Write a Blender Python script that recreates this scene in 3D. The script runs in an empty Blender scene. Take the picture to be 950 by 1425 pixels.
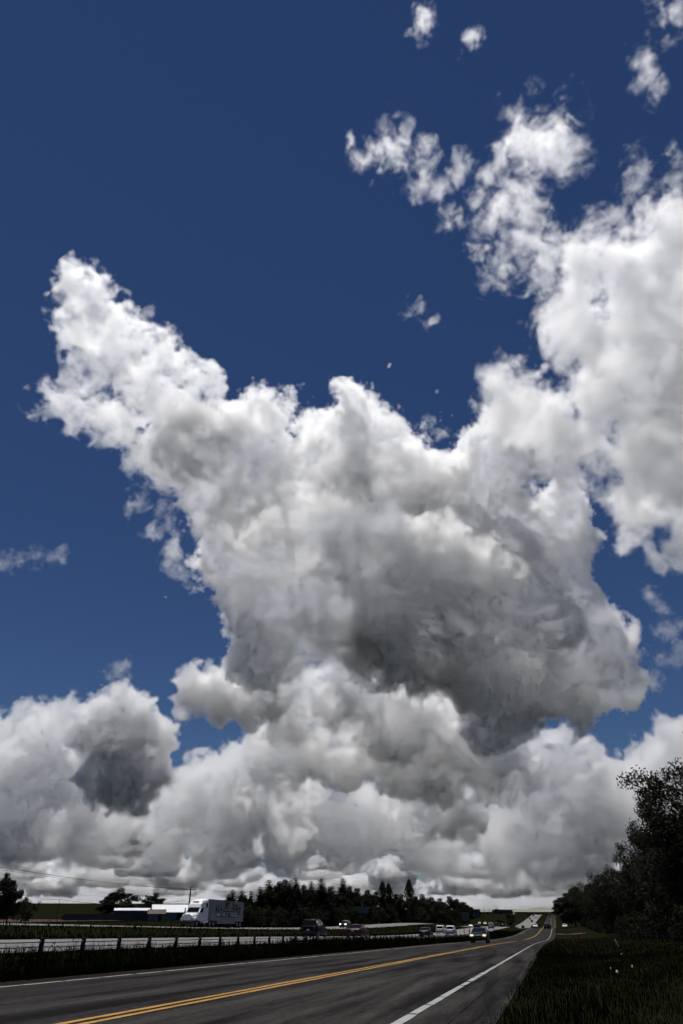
import bpy, bmesh, math, random, time
import numpy as np
from mathutils import Vector, Matrix
sc = bpy.context.scene
T0 = time.time()
# ------------------------------------------------------------------ camera
W, H, F = 950, 1425, 950.0            # photograph size and focal length in its pixels (24 mm on full frame)
EYE_Y = 1268.0                        # eye level in the photograph
EYE = 0.95                            # camera height over the road, metres
PITCH = math.atan((EYE_Y - H / 2) / F)
cam_d = bpy.data.cameras.new('camera'); cam = bpy.data.objects.new('camera', cam_d)
sc.collection.objects.link(cam); sc.camera = cam
cam_d.sensor_fit = 'VERTICAL'; cam_d.sensor_height = 36; cam_d.sensor_width = 24; cam_d.lens = 36 * F / H
cam.location = (0, 0, EYE); cam.rotation_euler = (math.pi / 2 + PITCH, 0, 0)
cam_d.clip_start = 0.1; cam_d.clip_end = 150000

def ray(px, py):
    a = (px - W / 2) / F; b = (H / 2 - py) / F
    return Vector((a, math.cos(PITCH) - b * math.sin(PITCH), math.sin(PITCH) + b * math.cos(PITCH))).normalized()
def at(px, py, d):
    return Vector((0, 0, EYE)) + ray(px, py) * d
# ------------------------------------------------------------------ world, sun, exposure
SUN_V = ray(310, -520)                # high, ahead, a little to the left
SUN_EL = math.asin(SUN_V.z); SUN_AZ = math.atan2(SUN_V.x, SUN_V.y)
w = bpy.data.worlds.new('World'); sc.world = w; w.use_nodes = True
nt = w.node_tree
sky = nt.nodes.new('ShaderNodeTexSky'); sky.sky_type = 'NISHITA'; sky.sun_disc = False
sky.sun_elevation = SUN_EL; sky.sun_rotation = SUN_AZ
sky.altitude = 1500; sky.air_density = 1.0; sky.dust_density = 0.0; sky.ozone_density = 6.0
bg = nt.nodes['Background']; bg.inputs[1].default_value = 0.05
hs = nt.nodes.new('ShaderNodeHueSaturation'); hs.inputs['Hue'].default_value = .508; hs.inputs['Saturation'].default_value = 1.12; hs.inputs['Value'].default_value = .82   # polarising filter
nt.links.new(sky.outputs[0], hs.inputs['Color']); nt.links.new(hs.outputs[0], bg.inputs[0])
sun_d = bpy.data.lights.new('sun', 'SUN'); sun_d.energy = 4.7; sun_d.angle = math.radians(0.5); sun_d.color = (1, .97, .93)
sun = bpy.data.objects.new('sun', sun_d); sc.collection.objects.link(sun)
sun.rotation_euler = SUN_V.to_track_quat('Z', 'Y').to_euler()
vs = sc.view_settings
vs.view_transform = 'Standard'; vs.look = 'None'; vs.exposure = 0.0; vs.gamma = 1.0; vs.use_curve_mapping = False
cy = sc.cycles
w.cycles.sampling_method = 'NONE'
cy.max_bounces = 10; cy.volume_bounces = 8; cy.diffuse_bounces = 2; cy.glossy_bounces = 2; cy.transmission_bounces = 4
cy.transparent_max_bounces = 24; cy.use_denoising = True; cy.volume_step_rate = 10.0; cy.volume_max_steps = 48
cy.use_adaptive_sampling = True; cy.adaptive_threshold = 0.075; cy.adaptive_min_samples = 12
# ------------------------------------------------------------------ helpers
rnd = random.Random(7); nrg = np.random.default_rng(7)
col = sc.collection
def lin(c): return tuple(((x + .055) / 1.055) ** 2.4 if x > .04045 else x / 12.92 for x in c)
MATS = {}
def mat(name, c, rough=.7, metal=0, var=.25, scale=4.0, bump=0, spec=.3, emit=0, detail=6, c2=None):
    if name in MATS: return MATS[name]
    m = bpy.data.materials.new(name); m.use_nodes = True; t = m.node_tree; b = t.nodes['Principled BSDF']; L = t.links.new
    b.inputs['Roughness'].default_value = rough; b.inputs['Metallic'].default_value = metal; b.inputs['Specular IOR Level'].default_value = spec
    tc = t.nodes.new('ShaderNodeTexCoord'); nz = t.nodes.new('ShaderNodeTexNoise')
    nz.inputs['Scale'].default_value = scale; nz.inputs['Detail'].default_value = detail; nz.inputs['Roughness'].default_value = .65
    L(tc.outputs['Object'], nz.inputs['Vector'])
    mx = t.nodes.new('ShaderNodeMix'); mx.data_type = 'RGBA'
    lo = tuple(x * (1 - var) for x in c); hi = c2 or tuple(min(1, x * (1 + var)) for x in c)
    mx.inputs[6].default_value = (*lo, 1); mx.inputs[7].default_value = (*hi, 1)
    L(nz.outputs[0], mx.inputs[0]); L(mx.outputs[2], b.inputs['Base Color'])
    if bump:
        bp = t.nodes.new('ShaderNodeBump'); bp.inputs['Strength'].default_value = bump; bp.inputs['Distance'].default_value = .05
        L(nz.outputs[0], bp.inputs['Height']); L(bp.outputs[0], b.inputs['Normal'])
    if emit:
        b.inputs['Emission Color'].default_value = (*c, 1); b.inputs['Emission Strength'].default_value = emit
    MATS[name] = m
    return m
class MB:
    """collects primitive shapes and links them as one mesh object"""
    def __init__(s): s.v = []; s.f = []
    def add(s, v, f):
        o = len(s.v); s.v += [tuple(p) for p in v]; s.f += [tuple(i + o for i in q) for q in f]; return s
    def box(s, c, d, rz=0, tap=1.0):
        x, y, z = (q / 2 for q in d); vs_ = []
        for sz in (-1, 1):
            k = tap if sz > 0 else 1
            for sx, sy in ((-1, -1), (1, -1), (1, 1), (-1, 1)):
                px, py = sx * x * k, sy * y * k
                vs_.append((c[0] + px * math.cos(rz) - py * math.sin(rz), c[1] + px * math.sin(rz) + py * math.cos(rz), c[2] + sz * z))
        return s.add(vs_, [(0, 3, 2, 1), (4, 5, 6, 7), (0, 1, 5, 4), (1, 2, 6, 5), (2, 3, 7, 6), (3, 0, 4, 7)])
    def hull(s, rings, close=True):
        n = len(rings[0]); v = [p for r in rings for p in r]; f = []
        for k in range(len(rings) - 1):
            for i in range(n):
                f.append((k * n + i, k * n + (i + 1) % n, (k + 1) * n + (i + 1) % n, (k + 1) * n + i))
        if close: f += [tuple(reversed(range(n))), tuple((len(rings) - 1) * n + i for i in range(n))]
        return s.add(v, f)
    def tube(s, pts, rad, n=6):
        rings = []
        for i, p in enumerate(pts):
            p = Vector(p); q = Vector(pts[min(i + 1, len(pts) - 1)]) - Vector(pts[max(i - 1, 0)])
            q.normalize(); a = q.cross(Vector((0, 0, 1))); a = a.normalized() if a.length > 1e-3 else Vector((1, 0, 0)); b = q.cross(a)
            r = rad[i] if isinstance(rad, (list, tuple)) else rad
            rings.append([p + (a * math.cos(6.2832 * k / n) + b * math.sin(6.2832 * k / n)) * r for k in range(n)])
        return s.hull(rings)
    def disc(s, c, axis, r, w, n=18):
        c = Vector(c); ax = Vector(axis).normalized()
        return s.tube([c - ax * w / 2, c + ax * w / 2], r, n)
    def prism(s, prof, x0, x1):       # profile in (y, z), swept along x
        return s.hull([[(x0, y, z) for y, z in prof], [(x1, y, z) for y, z in prof]])
    def build(s, name, m, parent=None, smooth=False, bevel=0):
        me = bpy.data.meshes.new(name); me.from_pydata(s.v, [], s.f)
        bm = bmesh.new(); bm.from_mesh(me); bmesh.ops.recalc_face_normals(bm, faces=bm.faces)
        if bevel:
            bmesh.ops.bevel(bm, geom=[e for e in bm.edges if e.calc_face_angle(0) > .5], offset=bevel, segments=2, affect='EDGES', profile=.6)
        bm.to_mesh(me); bm.free()
        if m: me.materials.append(m)
        if smooth: me.shade_smooth()
        o = bpy.data.objects.new(name, me); col.objects.link(o); o.parent = parent
        return o
def tag(o, label=None, cat=None, group=None, kind=None):
    for k, v in (('label', label), ('category', cat), ('group', group), ('kind', kind)):
        if v: o[k] = v
    return o
def empty(name, label, cat, loc=(0, 0, 0), rz=0, group=None):
    o = bpy.data.objects.new(name, None); col.objects.link(o); o.location = loc; o.rotation_euler = (0, 0, rz); o.empty_display_size = .2
    return tag(o, label, cat, group)
def copy_tree(o, parent=None):
    c = o.copy(); col.objects.link(c); c.parent = parent
    for ch in o.children: copy_tree(ch, c)
    return c
def raw(name, v, f, m, parent=None):
    me = bpy.data.meshes.new(name); nv = len(v); nf = len(f); k = f.shape[1]
    me.vertices.add(nv); me.vertices.foreach_set('co', np.ascontiguousarray(v, np.float32).ravel())
    me.loops.add(nf * k); me.loops.foreach_set('vertex_index', np.ascontiguousarray(f, np.int32).ravel())
    me.polygons.add(nf); me.polygons.foreach_set('loop_start', np.arange(nf, dtype=np.int32) * k)
    me.update(calc_edges=True)
    if m: me.materials.append(m)
    o = bpy.data.objects.new(name, me); col.objects.link(o); o.parent = parent
    return o
# ------------------------------------------------------------------ the lie of the land: l metres right of the camera, f metres along the road
AZ = math.radians(14.709); UX, UY = math.sin(AZ), math.cos(AZ); RX, RY = UY, -UX
def curve(pts):
    x = np.array([p[0] for p in pts], float); y = np.array([p[1] for p in pts], float)
    d = np.diff(y) / np.diff(x); m = np.r_[d[0], np.where(d[1:] * d[:-1] > 0, 2 * d[1:] * d[:-1] / (d[1:] + d[:-1] + 1e-12), 0), d[-1]]
    def ev(t):
        t = np.asarray(t, float); i = np.clip(np.searchsorted(x, t) - 1, 0, len(x) - 2); h = x[i + 1] - x[i]; s = np.clip((t - x[i]) / h, 0, 1)
        return (2*s**3 - 3*s**2 + 1) * y[i] + (s**3 - 2*s**2 + s) * h * m[i] + (-2*s**3 + 3*s**2) * y[i+1] + (s**3 - s**2) * h * m[i+1]
    return ev
z_road = curve([(-60, .44), (0, -.95), (75, -2.685), (150, -4.42), (210, -5.3), (330, -5.85), (450, -8.8), (560, -10.4), (700, -9.8), (900, -7.4), (1150, -4.6), (1400, -6.5), (2000, -11), (3000, -14), (25000, -20)])
cross = curve([(-25000, .5), (-200, .5), (-75, .9), (-66, 1.4), (-62, 1.55), (-50, 1.3), (-46, .9), (-40, 0), (-34, .3), (-31, .42), (-19, .2), (-17, 0), (-14, -.25), (-11.5, 0), (0, 0), (2, -.05), (5, .1), (12, .55), (25, .9), (60, 1.5), (200, 4), (1000, 8), (25000, 10)])
z_field = curve([(0, -2), (120, -2.2), (260, -2.4), (450, -1.4), (800, 1.5), (1500, 8), (2500, 20), (4000, 24), (40000, 24)])
c_shift = curve([(-60, 0), (60, 0), (100, .2), (137, .9), (330, 2.3), (1000, 7.5), (1500, 11), (25000, 12)])
def sst(a, b, x): t = np.clip((x - a) / (b - a), 0, 1); return t * t * (3 - 2 * t)
def gz(l, f):
    l = np.asarray(l, float); f = np.asarray(f, float)
    k = sst(66, 95, -l) * sst(.12, .35, -l / np.maximum(np.abs(f), 1))
    z = (z_road(f) + cross(l)) * (1 - k) + z_field(np.hypot(l, f)) * k
    return z + EYE
def P(l, f, dz=0.0):
    s = l + c_shift(f)
    return Vector((f * UX + s * RX, f * UY + s * RY, gz(l, f) + dz))
def lf(px, l=None, D=None, y=1280):
    """road coordinates of the thing standing at photo column px, at lateral distance l or ground distance D"""
    v = ray(px, y); a = math.atan2(v.x, v.y) - AZ
    if D is None:
        f = l / math.tan(a)
        for _ in range(6): f = (l + float(c_shift(f))) / math.tan(a)
        return l, f
    return D * math.sin(a) - float(c_shift(D * math.cos(a))), D * math.cos(a)
def z_at(px, py, D):
    v = ray(px, py); return EYE + D * v.z / math.hypot(v.x, v.y)
HEAD = -AZ                       # z rotation that turns local +y along the road
# ------------------------------------------------------------------ ground and roads
LB = [-25000, -12000, -6000, -3500, -2500, -1800, -1300, -1000, -800, -640, -500, -400, -320, -260, -210, -175, -150, -130, -115, -105, -97, -90, -84, -78, -72, -66, -62, -59, -56, -53, -50, -48, -46, -43, -40, -37, -34, -32.5, -31, -28, -25, -22, -19, -18, -17, -15.5, -14, -12.5, -11.3, -10.36, -10, -8, -5.65, -3.5, -1.99, -1.35, -.8, 0, 1, 2, 3.5, 5, 7, 9, 12, 16, 20, 25, 32, 45, 60, 90, 140, 200, 300, 500, 1000, 2500, 6000, 12000, 25000]
FB = [-60, -40, -25, -15, -8, -4] + list(range(0, 60, 2)) + list(range(60, 220, 5)) + list(range(220, 620, 12)) + list(range(620, 1640, 30)) + [1700, 1800, 2000, 2300, 2700, 3300, 4200, 5500, 7500, 10000, 14000, 25000]
def sheet(name, lb, fb, dz, m, parent=None):
    l, f = np.meshgrid(np.array(lb, float), np.array(fb, float)); s = l + c_shift(f)
    v = np.stack([f * UX + s * RX, f * UY + s * RY, gz(l, f) + dz], -1).reshape(-1, 3)
    nl, nf = len(lb), len(fb); i = np.arange(nl * nf).reshape(nf, nl)
    q = np.stack([i[:-1, :-1], i[:-1, 1:], i[1:, 1:], i[1:, :-1]], -1).reshape(-1, 4)
    o = raw(name, v, q, m, parent); o.data.shade_smooth()
    return o
def between(lo, hi): return [q for q in LB if lo <= q <= hi]
def road_mat(name, c, c2, wear, scale_along=.06, rough=.75, spec=.3, joints=0):
    """surface with streaks along the traffic direction, coarse aggregate and cracks"""
    m = bpy.data.materials.new(name); m.use_nodes = True; t = m.node_tree; b = t.nodes['Principled BSDF']; L = t.links.new; N = t.nodes.new
    b.inputs['Roughness'].default_value = rough; b.inputs['Specular IOR Level'].default_value = spec
    tc = N('ShaderNodeTexCoord'); mp = N('ShaderNodeMapping'); mp.inputs['Rotation'].default_value = (0, 0, AZ); L(tc.outputs['Object'], mp.inputs['Vector'])
    st = N('ShaderNodeMapping'); st.inputs['Scale'].default_value = (1.1, scale_along, 1); L(mp.outputs[0], st.inputs['Vector'])
    n1 = N('ShaderNodeTexNoise'); n1.inputs['Scale'].default_value = 1.6; n1.inputs['Detail'].default_value = 8; n1.inputs['Roughness'].default_value = .7; L(st.outputs[0], n1.inputs['Vector'])
    n2 = N('ShaderNodeTexNoise'); n2.inputs['Scale'].default_value = 14; n2.inputs['Detail'].default_value = 9; n2.inputs['Roughness'].default_value = .85; L(mp.outputs[0], n2.inputs['Vector'])
    ad = N('ShaderNodeMath'); ad.operation = 'MULTIPLY'; L(n1.outputs[0], ad.inputs[0]); L(n2.outputs[0], ad.inputs[1])
    rp = N('ShaderNodeMapRange'); rp.inputs[1].default_value = .20; rp.inputs[2].default_value = .45; L(ad.outputs[0], rp.inputs[0])
    mx = N('ShaderNodeMix'); mx.data_type = 'RGBA'; mx.inputs[6].default_value = (*c, 1); mx.inputs[7].default_value = (*c2, 1); L(rp.outputs[0], mx.inputs[0])
    vo = N('ShaderNodeTexVoronoi'); vo.feature = 'DISTANCE_TO_EDGE'; vo.inputs['Scale'].default_value = .22
    wn = N('ShaderNodeTexNoise'); wn.inputs['Scale'].default_value = 1.2; wn.inputs['Detail'].default_value = 5; L(mp.outputs[0], wn.inputs['Vector'])
    vm = N('ShaderNodeMix'); vm.data_type = 'VECTOR'; vm.inputs[0].default_value = .25; L(mp.outputs[0], vm.inputs[4]); L(wn.outputs['Color'], vm.inputs[5]); L(vm.outputs[1], vo.inputs['Vector'])
    cr = N('ShaderNodeMath'); cr.operation = 'LESS_THAN'; cr.inputs[1].default_value = .0035; L(vo.outputs['Distance'], cr.inputs[0])
    cm = N('ShaderNodeMath'); cm.operation = 'MULTIPLY'; cm.inputs[1].default_value = wear; L(cr.outputs[0], cm.inputs[0])
    m2 = N('ShaderNodeMix'); m2.data_type = 'RGBA'; m2.inputs[7].default_value = (*(x * .35 for x in c), 1); L(cm.outputs[0], m2.inputs[0]); L(mx.outputs[2], m2.inputs[6])
    L(m2.outputs[2], b.inputs['Base Color'])
    bp = N('ShaderNodeBump'); bp.inputs['Strength'].default_value = .5; bp.inputs['Distance'].default_value = .01; L(n2.outputs[0], bp.inputs['Height']); L(bp.outputs[0], b.inputs['Normal'])
    return m
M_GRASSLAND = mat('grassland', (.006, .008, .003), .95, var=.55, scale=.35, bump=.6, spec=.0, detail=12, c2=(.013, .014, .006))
M_ASPHALT = road_mat('asphalt', (.006, .0056, .0056), (.075, .068, .064), .0, rough=.95, spec=.04)
M_CONCRETE = road_mat('concrete', (.11, .10, .096), (.22, .205, .195), .3, rough=.65)
M_GRAVEL = mat('gravel', (.014, .011, .009), .95, var=.6, scale=6, bump=.8, spec=.02, detail=10)
M_WHITE = mat('white_road_paint', (.26, .26, .255), .8, var=.6, scale=3, detail=12)
M_YELLOW = mat('yellow_road_paint', (.30, .165, .035), .8, var=.6, scale=3, detail=12)
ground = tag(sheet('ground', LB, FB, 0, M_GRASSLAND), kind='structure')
FR = [q for q in FB if -25 <= q <= 1700]
road = tag(sheet('road', between(-10.36, -1.35), FR, .02, M_ASPHALT), kind='structure')
sheet('gravel_shoulder', between(-11.3, -10.36), FR, .012, M_GRAVEL, road)
sheet('gravel_shoulder', between(-1.35, -.8), FR, .012, M_ASPHALT, road)
hw = tag(sheet('highway', between(-31, -19), FR, .03, M_CONCRETE), kind='structure')
hw2 = tag(sheet('highway', between(-62, -50), [q for q in FR if q < 560], .03, M_CONCRETE), kind='structure')
drive = tag(sheet('driveway', [-.8, 0, 1, 2, 3.5, 5, 7], [225, 226, 227, 228], .03, M_CONCRETE), kind='structure')
def line(name, l, wdt, f0, f1, m, parent, gaps=0.0, dash=None, seg=None):
    """a painted line laid as short quads along the road, with chipped ends where it is worn"""
    v = []; q = []; f = f0
    while f < f1:
        L_ = seg or (1.5 if f < 60 else 4 if f < 200 else 10); e = min(f + L_, f1)
        if dash and (f % (dash[0] + dash[1])) > dash[0]: f = e; continue
        g = rnd.uniform(0, gaps) * L_ if gaps and rnd.random() < .75 and f < 120 else 0
        j = lambda: rnd.uniform(-.012, .012)
        a0, b0 = l - wdt / 2 + j(), l + wdt / 2 + j()
        fa, fb_ = f + g * .5 + (rnd.uniform(0, .12) if g else 0), f + g * .5 + (rnd.uniform(0, .12) if g else 0)
        o = len(v)
        for (ll, ff) in ((a0, fa), (b0, fb_), (b0, e - g * .5), (a0, e - g * .5)):
            # height of the pavement, taken between the sheet's own rows so that paint and road stay parallel
            i = np.searchsorted(FB, ff, side='right') - 1; f_a, f_b = FB[i], FB[min(i + 1, len(FB) - 1)]; t = (ff - f_a) / max(f_b - f_a, 1e-6)
            p = P(ll, ff); p.z = float(gz(ll, f_a) * (1 - t) + gz(ll, f_b) * t) + .028; v.append(p)
        q.append((o, o + 1, o + 2, o + 3)); f = e
    return raw(name, np.array(v), np.array(q), m, parent)
line('edge_line', -10.19, .13, -10, 900, M_WHITE, road, .06)
line('edge_line', -1.92, .12, -10, 900, M_WHITE, road, .22)
line('centre_line', -5.62, .12, -10, 118, M_YELLOW, road); line('centre_line', -5.39, .12, -10, 118, M_YELLOW, road)
line('centre_line', -5.62, .12, 134, 900, M_YELLOW, road); line('centre_line', -5.39, .12, 134, 900, M_YELLOW, road)
# ------------------------------------------------------------------ grass (nobody could count it)
def blades(name, label, regions, m):
    vs_, fs_ = [], []; o = 0
    for (l0, l1, f0, f1, n, h0, h1, wd) in regions:
        l = nrg.uniform(l0, l1, n); f = f0 + (f1 - f0) * nrg.random(n) ** 1.5
        clump = .65 + .7 * (np.sin(l * 2.1 + f * .7) * np.sin(f * 1.3 - l * .6) * .5 + .5)
        h = nrg.uniform(h0, h1, n) * clump; s = l + c_shift(f); z = gz(l, f) - .03
        base = np.stack([f * UX + s * RX, f * UY + s * RY, z], 1)
        a = nrg.uniform(0, 6.283, n); d = np.stack([np.cos(a), np.sin(a), 0 * a], 1) * (wd * nrg.uniform(.6, 1.4, n))[:, None]
        b = nrg.uniform(0, 6.283, n); k = nrg.uniform(.1, .55, n) * h; lean = np.stack([np.cos(b) * k, np.sin(b) * k, 0 * b], 1)
        up = np.stack([0 * h, 0 * h, h], 1)
        v = np.stack([base - d, base + d, base + up * .6 + lean * .35 + d * .7, base + up * .6 + lean * .35 - d * .7, base + up + lean], 1).reshape(-1, 3)
        i = np.arange(n)[:, None] * 5 + o
        fs_.append(np.concatenate([i + [0, 1, 2], i + [0, 2, 3], i + [3, 2, 4]])); vs_.append(v); o += n * 5
    return tag(raw(name, np.concatenate(vs_), np.concatenate(fs_), m), label, 'grass', kind='stuff')
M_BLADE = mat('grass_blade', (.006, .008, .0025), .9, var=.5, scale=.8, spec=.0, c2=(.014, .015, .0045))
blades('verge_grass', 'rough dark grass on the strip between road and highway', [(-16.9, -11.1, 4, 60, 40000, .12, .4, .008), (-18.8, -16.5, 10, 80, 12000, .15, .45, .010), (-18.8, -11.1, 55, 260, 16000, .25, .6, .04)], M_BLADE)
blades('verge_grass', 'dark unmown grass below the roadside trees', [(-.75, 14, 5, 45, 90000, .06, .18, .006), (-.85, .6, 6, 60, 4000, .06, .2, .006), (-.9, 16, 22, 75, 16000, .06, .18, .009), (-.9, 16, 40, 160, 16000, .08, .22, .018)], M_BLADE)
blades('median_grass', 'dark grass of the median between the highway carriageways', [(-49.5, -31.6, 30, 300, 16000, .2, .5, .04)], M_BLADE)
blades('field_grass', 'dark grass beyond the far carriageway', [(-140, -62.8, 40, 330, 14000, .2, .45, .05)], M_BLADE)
def weed(name, label, l, f, h, n, group):
    m = MB(); base = P(l, f)
    for k in range(n):
        a = rnd.uniform(0, 6.28); r = rnd.uniform(.02, .35) * h
        tip = base + Vector((math.cos(a) * r, math.sin(a) * r, h * rnd.uniform(.6, 1)))
        m.tube([base, base.lerp(tip, .55) + Vector((0, 0, .06 * h)), tip], [.009, .006, .002], 4)
        for j in range(7):
            p = base.lerp(tip, rnd.uniform(.3, 1)); d = Vector((rnd.uniform(-1, 1), rnd.uniform(-1, 1), rnd.uniform(-.2, .8))).normalized() * h * .13; s = d.cross(Vector((0, 0, 1))).normalized() * h * .025
            m.add([p, p + d * .5 + s, p + d, p + d * .5 - s], [(0, 1, 2, 3)])
    return tag(m.build(name, M_BLADE), label, 'weed', group)
for px, f, h, n, lab in ((42, 20.5, .85, 16, 'bushy dark weed standing by the cable barrier'), (76, 22, .95, 5, 'tall forked weed stalks against the pale highway'), (98, 24, .8, 3, 'sparse bare weed stalks beside the tall forked weed'), (130, 27, .6, 6, 'short weed tuft under the barrier cables')):
    l, f = lf(px, D=f / .8, y=1325); weed('roadside_weed', lab, l, f, h, n, 'weeds by the barrier')
# ------------------------------------------------------------------ trees
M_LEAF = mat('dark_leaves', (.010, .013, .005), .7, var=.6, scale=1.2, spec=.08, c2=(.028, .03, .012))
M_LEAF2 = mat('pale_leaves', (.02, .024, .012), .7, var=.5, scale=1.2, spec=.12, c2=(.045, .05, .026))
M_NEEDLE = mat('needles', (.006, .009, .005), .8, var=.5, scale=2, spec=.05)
M_BARK = mat('bark', (.05, .042, .035), .95, var=.5, scale=9, bump=.6)
def leaf_quads(c, size):
    n = len(c); a = nrg.normal(size=(n, 3)); a[:, 2] *= .7; a /= np.linalg.norm(a, axis=1)[:, None]
    b = nrg.normal(size=(n, 3)); b -= (a * b).sum(1)[:, None] * a; b /= np.linalg.norm(b, axis=1)[:, None]
    s = (size * nrg.uniform(.6, 1.4, n))[:, None]
    return np.stack([c - a * s, c - b * s * .5, c + a * s, c + b * s * .5], 1).reshape(-1, 3), np.arange(n * 4).reshape(n, 4)
def crown_tree(H_, R_, n_leaf, leaf, seed, low=.12, n_limb=13, shape=1.0, m=None):
    """unit prototype: trunk with limbs, crown of leaf clumps round the limb ends; returns the two meshes"""
    r_ = random.Random(seed); t = MB(); tips = []
    top = Vector((r_.uniform(-.05, .05) * H_, r_.uniform(-.05, .05) * H_, H_ * .82))
    mid = Vector((r_.uniform(-.03, .03) * H_, r_.uniform(-.03, .03) * H_, H_ * .4))
    t.tube([(0, 0, -.3), (0, 0, .3), mid, top], [.034 * H_, .028 * H_, .02 * H_, .005 * H_], 7); tips.append((top, .2 * R_ + .05 * H_)); tips.append((Vector((top.x, top.y, H_ * .93)), .28 * R_))
    for k in range(n_limb):
        u = low + (1 - low) * (k + .5) / n_limb * .86; z = H_ * u * .8
        a = k * 2.4 + r_.uniform(-.5, .5)
        w_ = R_ * (math.sin(math.pi * min(.97, (u * .85 + .12))) ** .6) * r_.uniform(.65, 1.08) * shape
        b0 = Vector((0, 0, z)); b0.xy = mid.xy * min(1, z / mid.z); b1 = b0 + Vector((math.cos(a) * w_, math.sin(a) * w_, H_ * r_.uniform(.06, .2)))
        t.tube([b0, b0.lerp(b1, .5) + Vector((0, 0, .02 * H_)), b1], [.012 * H_, .008 * H_, .003 * H_], 5)
        tips.append((b1, R_ * r_.uniform(.26, .42))); tips.append((b0.lerp(b1, .55), R_ * r_.uniform(.26, .4)))
        for j in range(3):
            aa = a + r_.uniform(-1.2, 1.2); e = b0.lerp(b1, r_.uniform(.5, 1)); e2 = e + Vector((math.cos(aa), math.sin(aa), r_.uniform(-.2, .7))) * R_ * r_.uniform(.25, .5)
            t.tube([e, e2], [.005 * H_, .002 * H_], 4); tips.append((e2, R_ * r_.uniform(.12, .26)))
    w_ = np.array([q[1] for q in tips]) ** 2; idx = nrg.choice(len(tips), n_leaf, p=w_ / w_.sum())
    cc = np.array([tuple(q[0]) for q in tips])[idx]; rr = np.array([q[1] for q in tips])[idx]
    d = nrg.normal(size=(n_leaf, 3)); d /= np.linalg.norm(d, axis=1)[:, None]
    c = cc + d * (rr * nrg.random(n_leaf) ** .45)[:, None] * np.array([1, 1, .8])
    c[:, 2] = np.maximum(c[:, 2], .06 * H_)
    return t, leaf_quads(c, leaf), (m or M_LEAF)
def conifer(H_, R_, n, seed):
    r_ = random.Random(seed); t = MB(); t.tube([(0, 0, -.3), (0, 0, H_ * .5), (0, 0, H_)], [.02 * H_, .012 * H_, .002 * H_], 6); cs = []
    tiers = 26
    for k in range(tiers):
        u = .05 + .95 * k / tiers; nb = max(4, int(11 * (1 - u)) + 3)
        for j in range(nb):
            a = j * 6.283 / nb + k * .7 + r_.uniform(-.25, .25); L_ = R_ * (1 - u) ** .85 * r_.uniform(.65, 1.15) + .02 * H_
            m_ = int(n * L_ / (R_ * tiers * 4.2)) + 2
            s = nrg.random(m_) ** .7
            cs.append(np.stack([np.cos(a) * L_ * s + nrg.normal(0, .025 * H_, m_) * (.4 + s), np.sin(a) * L_ * s + nrg.normal(0, .025 * H_, m_) * (.4 + s), H_ * u - .22 * L_ * s + .1 * L_ * s ** 3 + nrg.normal(0, .007 * H_, m_)], 1))
    c = np.concatenate(cs); return t, leaf_quads(c, .034 * H_ * np.clip(1.25 - c[:, 2] / H_, .35, 1)), M_NEEDLE
def poplar(H_, R_, n, seed):
    r_ = random.Random(seed); t = MB(); t.tube([(0, 0, -.3), (0, 0, H_ * .5), (0, 0, H_ * .95)], [.02 * H_, .014 * H_, .002 * H_], 6)
    cs = []
    for k in range(46):
        u = .06 + .92 * k / 46; a = k * 2.4; w_ = R_ * math.sin(math.pi * min(.98, u * .8 + .16)) ** .7 * r_.uniform(.5, 1.05); m_ = n // 46
        b = np.array([math.cos(a) * w_ * .55, math.sin(a) * w_ * .55, H_ * u]); d = nrg.normal(size=(m_, 3)) * np.array([.33 * R_, .33 * R_, .035 * H_]) ; cs.append(b + d)
        t.tube([(0, 0, H_ * max(.03, u - .1)), tuple(b)], [.005 * H_, .002 * H_], 4)
    c = np.concatenate(cs); c[:, 2] = np.minimum(c[:, 2], H_ * (1 - .35 * np.hypot(c[:, 0], c[:, 1]) / R_)); return t, leaf_quads(c, .013 * H_), M_LEAF
PROTO = {}
def proto(key):
    if key in PROTO: return PROTO[key]
    kind = key.rstrip('0123456789'); sd = sum(map(ord, key))
    t, (v, q), m = {'leafy': lambda: crown_tree(10, 3.6, 9500, .22, sd), 'near': lambda: crown_tree(10, 3.4, 26000, .085, sd, .06, 18), 'pale': lambda: crown_tree(10, 3.4, 24000, .085, sd, .06, 18, m=M_LEAF2),
                    'shrub': lambda: crown_tree(10, 6.5, 4200, .3, sd, .02, 9), 'conifer': lambda: conifer(10, 3.0, 13000, sd), 'poplar': lambda: poplar(10, 1.15, 4200, sd)}[kind]()
    tm = t.build('trunk', M_BARK, smooth=True); cr = raw('crown', v, q, m)
    PROTO[key] = (tm, cr); col.objects.unlink(tm); col.objects.unlink(cr)
    return PROTO[key]
def tree(key, l, f, h, wide, label, group=None, cat='tree'):
    name = {'conifer': 'conifer_tree', 'poplar': 'poplar_tree', 'shrub': 'shrub'}.get(key.rstrip('0123456789'), 'leafy_tree')
    e = empty(name, label, cat, P(l, f), rnd.uniform(0, 6.28), group)
    for s in proto(key):
        c = s.copy(); col.objects.link(c); c.parent = e; c.scale = (wide * h / 10, wide * h / 10, h / 10)
    return e
def tree_px(key, px, top, label, l=None, D=None, wide=1.0, group=None, cat='tree'):
    l, f = lf(px, l, D); d = math.hypot(l + float(c_shift(f)), f)
    h = z_at(px, top, d) - float(gz(l, f))
    return tree(key, l, f, h, wide, label, group, cat)
ORD = 'first second third fourth fifth sixth seventh eighth ninth tenth eleventh twelfth thirteenth fourteenth fifteenth sixteenth seventeenth eighteenth nineteenth twentieth'.split() + ['twenty-' + q for q in 'first second third fourth fifth sixth seventh eighth ninth'.split()]
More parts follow.
